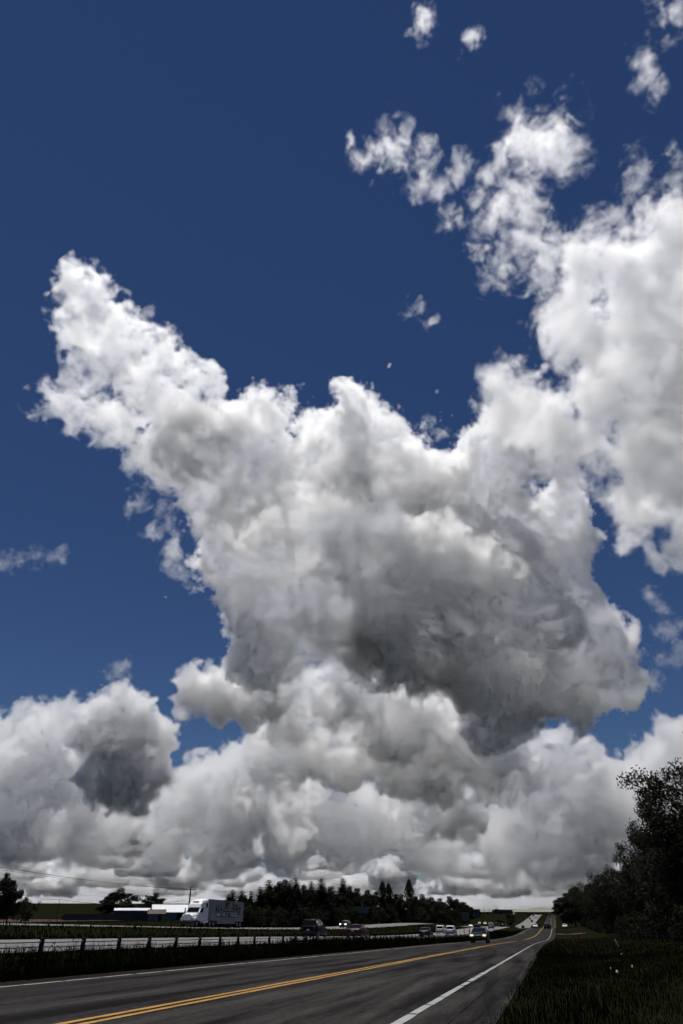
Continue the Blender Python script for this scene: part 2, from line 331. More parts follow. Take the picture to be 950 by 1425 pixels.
# windbreak beyond the far carriageway
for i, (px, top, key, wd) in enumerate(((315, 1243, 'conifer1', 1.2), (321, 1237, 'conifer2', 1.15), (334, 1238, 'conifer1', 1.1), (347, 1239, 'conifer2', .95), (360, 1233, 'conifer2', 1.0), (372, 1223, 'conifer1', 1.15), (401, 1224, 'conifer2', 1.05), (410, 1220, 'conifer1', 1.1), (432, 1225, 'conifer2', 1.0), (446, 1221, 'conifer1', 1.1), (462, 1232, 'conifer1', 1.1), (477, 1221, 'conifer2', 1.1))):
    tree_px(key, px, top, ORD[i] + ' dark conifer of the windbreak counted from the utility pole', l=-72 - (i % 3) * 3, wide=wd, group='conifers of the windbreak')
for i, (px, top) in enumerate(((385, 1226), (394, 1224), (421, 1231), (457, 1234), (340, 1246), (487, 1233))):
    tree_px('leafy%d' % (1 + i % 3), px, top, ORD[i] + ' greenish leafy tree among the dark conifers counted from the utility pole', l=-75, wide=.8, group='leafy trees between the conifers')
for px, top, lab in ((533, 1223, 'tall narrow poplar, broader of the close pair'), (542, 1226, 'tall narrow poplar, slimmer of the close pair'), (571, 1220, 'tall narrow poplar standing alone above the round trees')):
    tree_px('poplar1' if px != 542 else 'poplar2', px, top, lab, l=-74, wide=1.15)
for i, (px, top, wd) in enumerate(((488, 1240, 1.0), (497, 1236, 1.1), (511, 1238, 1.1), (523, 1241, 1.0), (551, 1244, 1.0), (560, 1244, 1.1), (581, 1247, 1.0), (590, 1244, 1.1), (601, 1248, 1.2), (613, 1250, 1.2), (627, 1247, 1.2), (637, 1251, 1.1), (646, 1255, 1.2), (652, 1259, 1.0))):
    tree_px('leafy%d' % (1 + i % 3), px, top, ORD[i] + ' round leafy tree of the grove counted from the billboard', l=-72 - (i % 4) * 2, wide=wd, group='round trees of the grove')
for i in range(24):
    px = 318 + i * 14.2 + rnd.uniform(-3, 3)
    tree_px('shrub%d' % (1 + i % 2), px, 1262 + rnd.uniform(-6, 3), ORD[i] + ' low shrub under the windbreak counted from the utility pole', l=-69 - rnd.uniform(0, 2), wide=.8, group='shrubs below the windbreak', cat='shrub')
# farmyard trees
tree_px('leafy1', -4, 1214, 'tall dark tree at the end of the ploughed field', D=200, wide=.75)
tree_px('leafy2', 9, 1230, 'shorter dark tree leaning on the tall field tree', D=205, wide=.9)
tree_px('shrub1', 30, 1249, 'round bush beside the tall field tree', D=210, wide=.8, cat='shrub')
tree_px('leafy3', 163, 1236, 'broad round tree behind the pale roofed shed', D=330, wide=1.55)
tree_px('leafy2', 146, 1249, 'small tree joined to the broad round tree', D=325, wide=1.3)
tree_px('leafy1', 211, 1242, 'round tree behind the white roofed barn', D=330, wide=1.35)
tree_px('shrub2', 198, 1254, 'bush between the two round farmyard trees', D=335, wide=.7, cat='shrub')
# the wood along the right of the road
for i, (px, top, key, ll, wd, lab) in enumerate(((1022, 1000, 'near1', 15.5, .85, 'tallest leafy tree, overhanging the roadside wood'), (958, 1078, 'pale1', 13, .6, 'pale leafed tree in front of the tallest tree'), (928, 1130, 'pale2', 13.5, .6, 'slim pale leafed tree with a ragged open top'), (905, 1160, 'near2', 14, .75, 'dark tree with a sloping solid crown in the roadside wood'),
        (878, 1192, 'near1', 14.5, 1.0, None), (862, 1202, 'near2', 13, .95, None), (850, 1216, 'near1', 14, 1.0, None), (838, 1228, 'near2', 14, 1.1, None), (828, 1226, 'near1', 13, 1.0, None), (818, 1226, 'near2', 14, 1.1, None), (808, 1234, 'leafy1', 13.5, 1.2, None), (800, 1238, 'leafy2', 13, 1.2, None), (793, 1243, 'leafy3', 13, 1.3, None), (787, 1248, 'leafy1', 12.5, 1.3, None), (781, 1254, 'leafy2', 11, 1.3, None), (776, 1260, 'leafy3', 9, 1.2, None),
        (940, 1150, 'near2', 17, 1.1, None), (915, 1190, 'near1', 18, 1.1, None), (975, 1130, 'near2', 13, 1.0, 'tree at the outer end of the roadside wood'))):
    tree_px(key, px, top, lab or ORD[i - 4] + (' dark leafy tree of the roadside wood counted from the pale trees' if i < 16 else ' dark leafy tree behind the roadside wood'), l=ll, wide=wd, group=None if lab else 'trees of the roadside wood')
for i in range(26):
    f = 44 + i * 7 + i * i * .18; tree('shrub%d' % (1 + i % 2), 10.8 + rnd.uniform(-.8, 1.5), f, rnd.uniform(2.2, 3.6), .8, ORD[i] + ' undergrowth bush along the wire fence counted from the tallest tree', 'undergrowth of the roadside wood', 'shrub')
for px, ll, h in ((836, 13, 1222), (884, 13, 1183)):        # bare stems sticking out of the wood
    l, f = lf(px, ll); z = z_at(px, h, math.hypot(l, f)) - float(gz(l, f)); m = MB(); m.tube([(0, 0, 0), (.05, 0, z * .5), (-.1, 0, z)], [.06, .05, .015], 5)
    for k in range(5): m.tube([(0, 0, z * (.7 + .05 * k)), (rnd.uniform(-.5, .5), rnd.uniform(-.4, .4), z * (.8 + .05 * k))], [.02, .006], 4)
    o = m.build('bare_tree', M_BARK); o.location = P(l, f); tag(o, 'bare dead stem poking out of the roadside wood', 'tree', 'dead stems in the wood')
# ------------------------------------------------------------------ cable barrier along the highway
M_POST = mat('weathered_post', (.022, .02, .018), .9, var=.4, scale=12); M_STEEL = mat('steel_cable', (.05, .05, .052), .5, .8, var=.2); M_REFL = mat('white_reflector', (.8, .8, .8), .3)
barrier = empty('cable_barrier', 'low cable barrier of dark posts beside the pale highway', 'barrier', P(-17.0, 14))
bl = barrier.location
pm = MB().box((0, 0, .22), (.11, .14, 1.0)).build('post', M_POST, None, bevel=.012).data; bpy.data.objects.remove(bpy.data.objects['post'])
rm = MB().box((0, 0, 0), (.045, .02, .05)).build('reflector', M_REFL).data; bpy.data.objects.remove(bpy.data.objects['reflector'])
fs = [14 + 2.55 * k for k in range(96)]
for k, f in enumerate(fs):
    o = bpy.data.objects.new('post', pm); col.objects.link(o); o.parent = barrier; p = P(-17, f); o.location = p - bl; o.rotation_euler = (rnd.uniform(-.03, .03), rnd.uniform(-.03, .03), HEAD)
    if k < 24:
        r = bpy.data.objects.new('reflector', rm); col.objects.link(r); r.parent = o; r.location = (0, -.09, .62)
for hgt in (.30, .44, .58):
    MB().tube([tuple(P(-17.09, f, hgt - (.012 if i % 2 else 0)) - bl) for i, f in enumerate(np.arange(14, 258, 1.275))], .016, 5).build('cable', M_STEEL, barrier)
# ------------------------------------------------------------------ wire fence before the wood, small things in the grass
M_GREYWOOD = mat('grey_wood', (.09, .085, .08), .9, var=.3, scale=6)
fence = empty('wire_fence', 'thin post and wire fence in front of the roadside wood', 'fence', P(9.6, 42)); fl = fence.location
for k in range(22):
    f = 42 + 5 * k; MB().tube([tuple(P(9.6, f, -.2) - fl), tuple(P(9.6, f, 1.05) - fl)], .04, 6).build('post', M_GREYWOOD, fence)
for hgt in (.4, .7, .98): MB().tube([tuple(P(9.55, f, hgt) - fl) for f in range(42, 152, 5)], .006, 4).build('wire', M_STEEL, fence)
M_ORANGE = mat('orange_marker', (.62, .13, .01), .6, var=.1)
for k, px in enumerate((799, 804.5)):
    l, f = lf(px, D=88 - k * 2, y=1305); e = empty('marker_paddle', 'orange marker paddle on a stake, larger of the pair' if k else 'orange marker paddle on a stake, smaller of the pair', 'marker', P(l, f), HEAD)
    MB().box((0, 0, .25), (.04, .03, .9)).build('stake', M_GREYWOOD, e); MB().box((0, -.03, .68 + .02 * k), (.30 + .06 * k, .02, .36)).build('panel', M_ORANGE, e, bevel=.004)
l, f = lf(857, D=66, y=1300); e = empty('leaning_stake', 'white stake leaning over in the grass before the wood', 'stake', P(l, f), HEAD)
MB().tube([(.08, 0, -.1), (-.14, 0, .45)], .04, 8).build('stake_shaft', mat('white_plastic', (.55, .55, .55), .5), e)
MB().tube([(-.13, 0, .42), (-.16, 0, .5)], .047, 8).build('cap', M_REFL, e)
M_LITTER = mat('litter', (.55, .55, .53), .7)
for px, py, D in ((875, 1320, 26), (845, 1320, 24), (853, 1321, 22), (862, 1312, 40)):
    l, f = lf(px, D=D, y=py); m = MB(); p = P(l, f, .16); s = rnd.uniform(.02, .035)
    m.hull([[p + Vector((s * math.cos(a) * k, s * math.sin(a) * k, dz)) for a in np.arange(0, 6.2, 1.05)] for k, dz in ((.4, -.02), (1, 0), (.7, .03), (.15, .05))])
    tag(m.build('litter_scrap', M_LITTER), 'small white scrap lying in the dark roadside grass', 'litter', 'white scraps in the grass')
# ------------------------------------------------------------------ power lines
M_POLE = mat('pole_wood', (.035, .028, .022), .9, var=.4, scale=8); M_WIRE = mat('wire', (.012, .012, .012), .6)
def power_pole(px, top, D, label, base=0):
    l, f = lf(px, D=D); p = P(l, f); h = z_at(px, top, D) - p.z
    e = empty('utility_pole', label, 'pole', p, math.radians(20))
    MB().tube([(0, 0, -.5), (0, 0, h * .5), (0, 0, h)], [.26, .22, .18], 10).build('pole_shaft', M_POLE, e)
    ca = MB().box((0, -.16, h - .75), (3.0, .16, .2)).build('crossarm', M_POLE, e)
    for s in (-1, 1): MB().tube([(s * .95, -.2, h - .78), (0, -.14, h - 1.65)], .03, 5).build('brace', M_STEEL, e)
    for x in (-1.22, -.75, .75, 1.22): MB().tube([(x, -.16, h - .68), (x, -.16, h - .56), (x, -.16, h - .46)], [.05, .07, .03], 8).build('insulator', mat('insulator_grey', (.1, .1, .11), .3), ca)
    return e, h
pA, hA = power_pole(261, 1234, 225, 'wooden utility pole with crossarm behind the moving truck cab')
lB, fB = lf(-75, D=112); pB = P(lB, fB); hB = z_at(-75, 1194, 112) - pB.z
lC, fC = lf(415, D=300); pC = P(lC, fC); hC = 9.0
def wire(a, b, sag, r, label):
    pts = [a.lerp(b, t) - Vector((0, 0, 4 * sag * t * (1 - t))) for t in np.linspace(0, 1, 24)]
    tag(MB().tube(pts, r, 4).build('overhead_wire', M_WIRE), label, 'wire', 'wires on the utility pole')
ax = Vector((math.cos(math.radians(20)), math.sin(math.radians(20)), 0))
for x in (-1.22, .75, 1.22):
    A = pA.location + ax * x + Vector((0, 0, hA - .45)); wire(A, pB + ax * x + Vector((0, 0, hB - .4)), .7, .018, 'thin overhead wire strung to the wooden utility pole'); wire(A, pC + ax * x + Vector((0, 0, hC)), .7, .014, 'thin overhead wire strung to the wooden utility pole')
A = pA.location + Vector((0, 0, hA - 2.6)); wire(A, pB + Vector((0, 0, hB - 2.6)), .9, .016, 'thin overhead wire strung to the wooden utility pole')
l, f = lf(78, D=230); sp = P(l, f); hs_ = z_at(78, 1252, 230) - sp.z
e = empty('cable_pole', 'short pole holding up the drooping thick cable', 'pole', sp)
MB().tube([(0, 0, -.4), (0, 0, hs_)], [.1, .07], 8).build('pole_shaft', M_POLE, e); MB().box((0, 0, hs_), (.3, .1, .08)).build('cable_clamp', M_STEEL, e)
l2, f2 = lf(-10, D=180); t2 = P(l2, f2); t2.z = z_at(-10, 1232, 180); l3, f3 = lf(255, D=250); t3 = P(l3, f3); t3.z = z_at(255, 1253, 250)
for a, b, s in ((t2, sp + Vector((0, 0, hs_ + .06)), .8), (sp + Vector((0, 0, hs_ + .06)), t3, 1.2)):
    tag(MB().tube([a.lerp(b, t) - Vector((0, 0, 4 * s * t * (1 - t))) for t in np.linspace(0, 1, 20)], .045, 5).build('overhead_cable', M_WIRE), 'thick drooping cable on the short field pole', 'cable', 'thick cable spans')
# ------------------------------------------------------------------ farm buildings, yard fence, ploughed strip
M_WROOF = mat('white_metal_roof', (.62, .63, .65), .4, var=.08, scale=2); M_PWALL = mat('pale_wall', (.16, .155, .15), .8, var=.2, scale=2); M_BROWN = mat('brown_shingle', (.10, .075, .06), .9, var=.4, scale=4)
M_BLUEW = mat('slate_wall', (.04, .05, .065), .7, var=.2); M_DARK = mat('dark_opening', (.01, .01, .01), .8)
def barn(px, D, wid, dep, wall_h, roof_h, label, mw, mr, rz, openings=(), name='barn'):
    l, f = lf(px, D=D); e = empty(name, label, 'building', P(l, f), rz)
    MB().box((0, 0, wall_h / 2 - .3), (wid, dep, wall_h + .6)).build('wall', mw, e)
    o = .35; MB().prism([(-dep / 2 - o, wall_h - .12), (0, wall_h + roof_h), (dep / 2 + o, wall_h - .12), (dep / 2 + o, wall_h + .02), (0, wall_h + roof_h + .16), (-dep / 2 - o, wall_h + .02)], -wid / 2 - o, wid / 2 + o).build('roof', mr, e)
    for s in (-1, 1): MB().prism([(-dep / 2, wall_h), (0, wall_h + roof_h), (dep / 2, wall_h)], s * (wid / 2 - .06) - .05, s * (wid / 2 - .06) + .05).build('gable', mw, e)
    for x, z, w_, h_ in openings:
        d = MB().box((x, -dep / 2 - .02, z), (w_, .06, h_)).build('door' if h_ > 1.2 else 'window', M_DARK, e)
        MB().box((x, -dep / 2 - .03, z + h_ / 2 + .05), (w_ + .2, .08, .1)).build('frame', mw, d)
    return e
barn(236, 262, 11.5, 9, 2.1, 2.0, 'low barn with a bright white metal roof behind the truck', M_PWALL, M_WROOF, math.radians(16), ((2.5, 1.0, 1.6, 1.7), (-3, 1.3, .9, .7)))
barn(217, 240, 4.6, 3.6, 1.7, 1.0, 'small shed with a brown shingle roof', M_PWALL, M_BROWN, math.radians(12), ((1.0, .8, .9, 1.5),), 'shed')
barn(182, 275, 11, 6, 2.6, .55, 'long low shed with pale roof and slate blue wall', M_BLUEW, M_WROOF, math.radians(14), ((-2.5, 1.0, 1.8, 1.9),), 'shed')
yf = empty('yard_fence', 'grey board fence in front of the long low shed', 'fence', P(*lf(150, D=243)))
M_BOARD = mat('grey_board', (.06, .058, .056), .9, var=.35, scale=3)
for k in range(26):
    px = 90 + k * 4.7; l, f = lf(px, D=243 - k * .1); p = P(l, f) - yf.location
    MB().box((p.x, p.y, p.z + .85), (.94, .05, 1.75 + rnd.uniform(-.05, .05)), math.radians(18 + rnd.uniform(-1, 1))).build('board_panel' if 0 else 'board', M_BOARD, yf)
    if k % 4 == 0: MB().box((p.x - .45, p.y + .08, p.z + .9), (.14, .14, 1.95), .3).build('post', M_POST, yf)
l, f = lf(86, D=240); MBp = MB().tube([(0, 0, -.3), (0, 0, 1.2)], .16, 8).box((.1, 0, 1.0), (.5, .2, .35)).build('mailbox_post', M_POST); MBp.location = P(l, f); tag(MBp, 'short dark post at the end of the board fence', 'post')
# strip of bare earth before the field tree
M_EARTH = mat('bare_earth', (.045, .028, .02), .95, var=.4, scale=1, detail=10)
tag(sheet('ploughed_field', [-210, -190, -175, -160, -150, -140, -130, -120], [150, 160, 170, 180, 190, 200, 210, 220], .12, M_EARTH), kind='structure')
# ------------------------------------------------------------------ signs and far buildings
M_PANEL = mat('grey_panel', (.12, .12, .125), .6, var=.15, scale=3); M_SIGN = mat('sign_panel', (.05, .058, .068), .5, var=.1)
l, f = lf(503, l=-66.5); e = empty('billboard', 'blank grey billboard before the dark trees', 'billboard', P(l, f), HEAD + .1); D = math.hypot(l, f); zb = z_at(503, 1271, D) - e.location.z
MB().box((0, 0, zb + 1.0), (4.9, .15, 2.1)).build('panel', M_PANEL, e, bevel=.02); MB().box((0, -.09, zb + .02), (5.0, .06, .1)).build('trim', M_STEEL, e)
for x in (-1.6, 1.6): MB().box((x, .14, (zb + 1.5) / 2 - .2), (.16, .16, zb + 1.9)).build('leg', M_POST, e)
l, f = lf(648, l=-18.4); e = empty('road_sign', 'large dark road sign on two legs by the cable barrier', 'sign', P(l, f), HEAD); D = math.hypot(l, f); zb = z_at(648, 1281.5, D) - e.location.z; zt = z_at(648, 1269.5, D) - e.location.z
pn = MB().box((0, 0, (zb + zt) / 2), (1.5, .05, zt - zb)).build('panel', M_SIGN, e, bevel=.01)
for s in (-1, 1): MB().box((s * .7, -.035, (zb + zt) / 2), (.05, .02, zt - zb - .1)).build('border', M_PANEL, pn)
for s in (zb + .06, zt - .06): MB().box((0, -.035, s), (1.34, .02, .05)).build('border', M_PANEL, pn)
for x in (-.55, .55): MB().box((x, .06, zt / 2 - .2), (.1, .1, zt + .3)).build('leg', M_POST, e)
def block(px, y0, y1, px0, px1, f, label, m, windows=6):
    l, f = lf(px, D=f, y=1270); D = math.hypot(l, f); p = P(l, f); wd = (px1 - px0) / 1180 * D; h = z_at(px, y0, D) - z_at(px, y1, D); p.z = z_at(px, y1, D)
    e = empty('hilltop_building', label, 'building', p, HEAD + .25)
    MB().box((0, 0, h / 2 - 4), (wd, 14, h + 8)).build('wall', m, e); MB().box((0, 0, h + .25), (wd + 1.2, 15, .5)).build('roof', M_DARK, e)
    MB().box((-wd * .3, 0, h + 1.1), (wd * .14, 5, 1.4)).build('roof_unit', m, e)
    for k in range(windows):
        MB().box((wd * (-.42 + .84 * k / max(1, windows - 1)), -7.05, h * .55), (wd * .06, .1, h * .3)).build('window', M_DARK, e)
M_FARW = mat('far_wall', (.075, .072, .075), .8, var=.2)
block(699, 1266.5, 1273, 692, 719, 1250, 'long grey building on the far hilltop', M_FARW)
block(661, 1266, 1273, 655, 667, 900, 'low dark building past the end of the grove', M_FARW, 3)
for i in range(30):
    f = rnd.uniform(560, 1250); l = rnd.choice((-1, 1)) * rnd.uniform(36, 46) if i % 3 else -rnd.uniform(66, 130)
    if l > 0: l = -rnd.uniform(12.5, 17.5)
    tree('shrub%d' % (1 + i % 2), l, f, rnd.uniform(1.5, 4.5) if l < -60 else rnd.uniform(.8, 1.6), .9, 'small far bush on the rise of the highway', 'far bushes on the rise', 'shrub')
for i in range(9):
    tree('leafy%d' % (1 + i % 3), -rnd.uniform(35, 47), 520 + i * 42, rnd.uniform(3.5, 6), 1.5, 'small dark tree on the median of the far rise', 'trees on the far median')
for k, px in enumerate((674, 681, 712)):
    l, f = lf(px, D=1100, y=1270); p = P(l, f); h = z_at(px, 1261.5, 1100) - p.z
    o = MB().tube([(0, 0, -1), (0, 0, h)], [.22, .12], 6).tube([(0, 0, h), (1.6, 0, h + .1)], .08, 5).build('light_pole', M_POLE); o.location = p; tag(o, 'thin far light pole by the hilltop building', 'pole', 'far light poles')
# ------------------------------------------------------------------ vehicles
M_GLASS = mat('car_glass', (.006, .0065, .0075), .1, var=.05, spec=.35); M_TYRE = mat('tyre', (.012, .012, .012), .85); M_RIM = mat('rim', (.25, .25, .26), .35, .8)
M_TRIM = mat('black_trim', (.015, .015, .016), .5); M_TAIL = mat('tail_lamp', (.07, .004, .004), .3); M_LAMP = mat('head_lamp', (.7, .7, .68), .15); M_PLATE = mat('number_plate', (.5, .5, .48), .5)
def lamp_lit(name, c, s):
    m = bpy.data.materials.new(name); m.use_nodes = True; b = m.node_tree.nodes['Principled BSDF']; b.inputs['Base Color'].default_value = (*c, 1); b.inputs['Emission Color'].default_value = (*c, 1); b.inputs['Emission Strength'].default_value = s; MATS[name] = m; return m
M_LIT = lamp_lit('lit_head_lamp', (1, .78, .42), 1.1); M_LITW = lamp_lit('bright_head_lamp', (1, .95, .82), 6.0)
PAINT = {k: mat('paint_' + k, c, .3, .0, var=.04, spec=.1) for k, c in dict(black=(.004, .004, .0045), red=(.09, .006, .009), white=(.62, .62, .62), silver=(.30, .30, .31), navy=(.006, .012, .022), grey=(.03, .03, .032), maroon=(.03, .004, .005)).items()}
# side profiles (y from rear to front, z): lower body and greenhouse
SHAPES = {
 'sedan': dict(L=4.7, W=1.80, body=[(-2.35, .50), (-2.33, .88), (-2.2, .98), (-1.55, 1.02), (.75, .98), (1.75, .86), (2.22, .72), (2.35, .52)], glass=[(-1.75, 1.00), (-1.05, 1.38), (-.75, 1.44), (.15, 1.43), (.4, 1.38), (1.15, .97)], wb=1.36, r=.32),
 'suv': dict(L=4.75, W=1.92, body=[(-2.37, .55), (-2.38, 1.0), (-2.32, 1.12), (-1.6, 1.14), (.85, 1.10), (1.8, 1.02), (2.25, .86), (2.37, .58)], glass=[(-2.3, 1.11), (-2.05, 1.70), (-1.8, 1.80), (.1, 1.80), (.4, 1.74), (1.05, 1.09)], wb=1.38, r=.37),
 'van': dict(L=4.9, W=1.95, body=[(-2.45, .45), (-2.46, 1.0), (-2.42, 1.08), (-1.6, 1.08), (1.2, 1.02), (2.0, .9), (2.38, .74), (2.45, .5)], glass=[(-2.4, 1.05), (-2.2, 1.66), (-2.0, 1.76), (.3, 1.76), (.65, 1.70), (1.75, .95)], wb=1.5, r=.34),
 'pickup': dict(L=5.4, W=1.95, body=[(-2.7, .6), (-2.7, 1.12), (-2.62, 1.16), (-1.0, 1.14), (1.0, 1.12), (2.1, 1.06), (2.6, .92), (2.7, .6)], glass=[(-.95, 1.12), (-.8, 1.66), (-.55, 1.78), (.35, 1.78), (.6, 1.72), (1.2, 1.1)], wb=1.75, r=.39)}
def loft(profile, base, w0, w1, tuck, n=5):
    """closed hull across the car's width: side profile narrowed towards the roof line and rounded at its edges"""
    zs = [p[1] for p in profile]; z0, z1 = min(zs), max(zs); rings = []
    for t in (-1, -.94, -.6, 0, .6, .94, 1):
        ring = []
        for y, z in profile + base:
            u = (z - z0) / max(z1 - z0, .01); hw_ = w0 + (w1 - w0) * max(0, u) ** 1.3; e = 1 - tuck * (abs(t) > .97)
            ym = sum(p[0] for p in profile) / len(profile)
            ring.append((t * hw_, ym + (y - ym) * (1 - .025 * abs(t) ** 3), z0 - .0 + (z - z0) * e if z > z0 else z))
        rings.append(ring)
    return rings
def car_proto(kind):
    s = SHAPES[kind]; e = bpy.data.objects.new('car', None); col.objects.link(e); L, W_ = s['L'], s['W']; hw_ = W_ / 2; g = s['glass']
    b0 = .24; body = MB().hull(loft(s['body'], [(s['body'][-1][0] - .05, b0), (s['body'][0][0] + .05, b0)], hw_, hw_ * .97, .05)).build('body', PAINT['black'], e, bevel=.03, smooth=True)
    cab = MB().hull(loft(g, [], hw_ * .93, hw_ * .72, .03)).build('cabin', PAINT['black'], e, bevel=.03, smooth=True)
    zt = max(p[1] for p in g); zb = g[0][1]
    def wx(z): return hw_ * .93 + (hw_ * .72 - hw_ * .93) * max(0, (z - zb) / (zt - zb)) ** 1.3
    # rear window, windscreen, side windows lie 6 mm proud of the cabin
    def pane(name, p, q, k=.86):
        (y0, z0), (y1, z1) = p, q; nrm = Vector((0, -(z1 - z0), y1 - y0)).normalized() * .012
        if nrm.y * (1 if y0 > 0 else -1) < 0: nrm = -nrm
        z0, z1, y0, y1 = z0 + (z1 - z0) * .12, z0 + (z1 - z0) * .9, y0 + (y1 - y0) * .12, y0 + (y1 - y0) * .9
        a, b = wx(z0) * k, wx(z1) * k
        v = [(-a, y0, z0), (a, y0, z0), (b, y1, z1), (-b, y1, z1)]; v2 = [(x + 0, y + nrm.y, z + nrm.z) for x, y, z in v]
        v1 = [(x, y - nrm.y * 3, z - nrm.z * 3) for x, y, z in v]
        MB().hull([v1, v2]).build(name, M_GLASS, cab)
    pane('rear_window', g[0], g[1]); pane('windscreen', g[-1], g[-2])
    yr, yf_ = g[1][0] + .1, g[-2][0] + .1; zl, zh = zb + .06, zt - .1
    for sd in (-1, 1):
        n_w = 3 if kind in ('suv', 'van') else 2
        for k in range(n_w if kind != 'pickup' else 1):
            a, b = yr + (yf_ - yr) * k / n_w + .05, yr + (yf_ - yr) * (k + 1) / n_w - .03
            if kind == 'pickup': a, b = yr + .05, yf_
            bot = .28 if k == n_w - 1 else 0
            v = [(sd * (wx(zl) - .02), a - (.12 if k == 0 else 0), zl), (sd * (wx(zl) - .02), b + bot, zl), (sd * (wx(zh) - .02), b, zh), (sd * (wx(zh) - .02), a, zh)]
            MB().hull([v, [(x + sd * .045, y, z) for x, y, z in v]]).build('side_window', M_GLASS, cab)
        MB().box((sd * (hw_ + .1), g[-1][0] - .35, zb + .1), (.2, .1, .14)).build('mirror', M_TRIM, e, bevel=.02)
        zl2 = s['body'][1][1]
        MB().box((sd * hw_ * .78, -L / 2 + .02, zl2 - .1), (.28, .1, .2 if kind != 'suv' else .34)).build('tail_lamp', M_TAIL, e, bevel=.015)
        MB().box((sd * hw_ * .74, L / 2 - .1, s['body'][-2][1] - .02), (.34, .16, .16)).build('head_lamp', M_LAMP, e, bevel=.02)
        for y in (-s['wb'], s['wb']):
            wl = MB().disc((0, 0, 0), (1, 0, 0), s['r'], .22, 20).build('wheel', M_TYRE, e, bevel=.02); wl.location = (sd * (hw_ - .1), y, s['r'])
            MB().disc((sd * .1, 0, 0), (1, 0, 0), s['r'] * .62, .05, 14).build('rim', M_RIM, wl)
    MB().box((0, -L / 2 + .04, .45), (W_ * .96, .2, .22)).build('rear_bumper', M_TRIM, e, bevel=.04); MB().box((0, L / 2 - .08, .42), (W_ * .94, .22, .22)).build('front_bumper', M_TRIM, e, bevel=.04)
    MB().box((0, L / 2 - .03, s['body'][-2][1] - .12), (W_ * .5, .08, .14)).build('grille', M_TRIM, e, bevel=.01)
    MB().box((0, -L / 2 - .035, .78 if kind == 'sedan' else .72), (.32, .02, .15)).build('number_plate', M_PLATE, e)
    return e
CARS = {k: car_proto(k) for k in SHAPES}
used = set()
def place_car(kind, paint, l, f, towards, label, group=None, lit=None):
    src = CARS[kind]
    e = copy_tree(src)
    a, b = P(l, f - 1.4), P(l, f + 1.4); d = b - a
    e.location = P(l, f, .035); sl = math.atan2(d.z, math.hypot(d.x, d.y)); yaw = math.atan2(-d.x, d.y)
    e.rotation_euler = (sl, 0, yaw) if not towards else (-sl, 0, yaw + math.pi)
    e.name = {'sedan': 'car', 'suv': 'suv', 'van': 'minivan', 'pickup': 'pickup_truck'}[kind]
    tag(e, label, {'sedan': 'car', 'suv': 'car', 'van': 'van', 'pickup': 'truck'}[kind], group)
    for c in e.children:
        n = c.name.split('.')[0]
        if n in ('body', 'cabin'):
            c.material_slots[0].link = 'OBJECT'; c.material_slots[0].material = PAINT[paint]
        if n == 'head_lamp' and lit:
            c.material_slots[0].link = 'OBJECT'; c.material_slots[0].material = lit
    return e
NR, NL, FRt, FL_ = -22.3, -27.0, -53.4, -58.4
def car_px(kind, paint, px, l, towards, label, group=None, lit=None):
    l, f = lf(px, l, y=1285); return place_car(kind, paint, l, f, towards, label, group, lit)
car_px('suv', 'black', 437, NL, False, 'black boxy suv driving away beside the red sedan')
car_px('sedan', 'maroon', 497, NR, False, 'dark red sedan driving away beyond the cable barrier')
car_px('sedan', 'black', 592, NR, False, 'black sedan driving away behind the two white vehicles')
car_px('van', 'white', 613, NL, False, 'white minivan driving away beside the white suv')
car_px('suv', 'white', 627, NR, False, 'white suv driving away beside the white minivan')
car_px('suv', 'black', 664, NR, False, 'dark suv driving away past the large road sign')
car_px('suv', 'silver', 683, NR, False, 'silver suv driving away in the packed traffic')
for px, l, k, p in ((691, NL, 'suv', 'grey'), (700, NR, 'sedan', 'black'), (706, NL, 'van', 'black'), (713, NR, 'pickup', 'black'), (718, NL, 'sedan', 'silver'), (727, NR, 'suv', 'black')):
    car_px(k, p, px, l, False, 'small far vehicle driving away in the dip of the highway', 'far cars heading away')
for f, l, k, p in ((760, NR, 'suv', 'black'), (860, NL, 'sedan', 'black'), (930, NR, 'van', 'white'), (1010, NL, 'suv', 'black'), (1090, NR, 'pickup', 'black')):
    place_car(k, p, l, f, False, 'tiny vehicle climbing the far rise of the highway', 'far cars on the rise')
car_px('suv', 'black', 480, FRt, True, 'oncoming dark suv with dazzling headlights before the conifers', None, M_LITW)
for px, l, k, p in ((655, FRt, 'sedan', 'white'), (667, FL_, 'suv', 'grey'), (675, FRt, 'suv', 'silver'), (694, FRt, 'sedan', 'black'), (717, FRt, 'sedan', 'grey')):
    car_px(k, p, px, l, True, 'far oncoming vehicle with headlights lit on the far carriageway', 'far oncoming cars', M_LITW)
place_car('sedan', 'navy', -7.7, 88, True, 'dark blue sedan coming along the two lane road with headlights lit', None, M_LIT)
place_car('sedan', 'white', -8.2, 322, True, 'white car coming over the crest of the two lane road')
place_car('suv', 'maroon', -3.8, 395, False, 'dark red suv driving away past the crest of the road')
place_car('suv', 'grey', -3.6, 300, False, 'grey suv driving away near the roadside wood')
for f, l, t in ((1030, -8, True), (1060, -3.8, False), (1085, -8, True)):
    place_car('pickup', 'black', l, f, t, 'tiny dark pickup at the top of the far hill', 'pickups on the far hill')
place_car('sedan', 'white', 3.0, 330, True, 'white car parked off the road by the driveway')
for e in CARS.values():
    for c in list(e.children_recursive) + [e]: bpy.data.objects.remove(c)
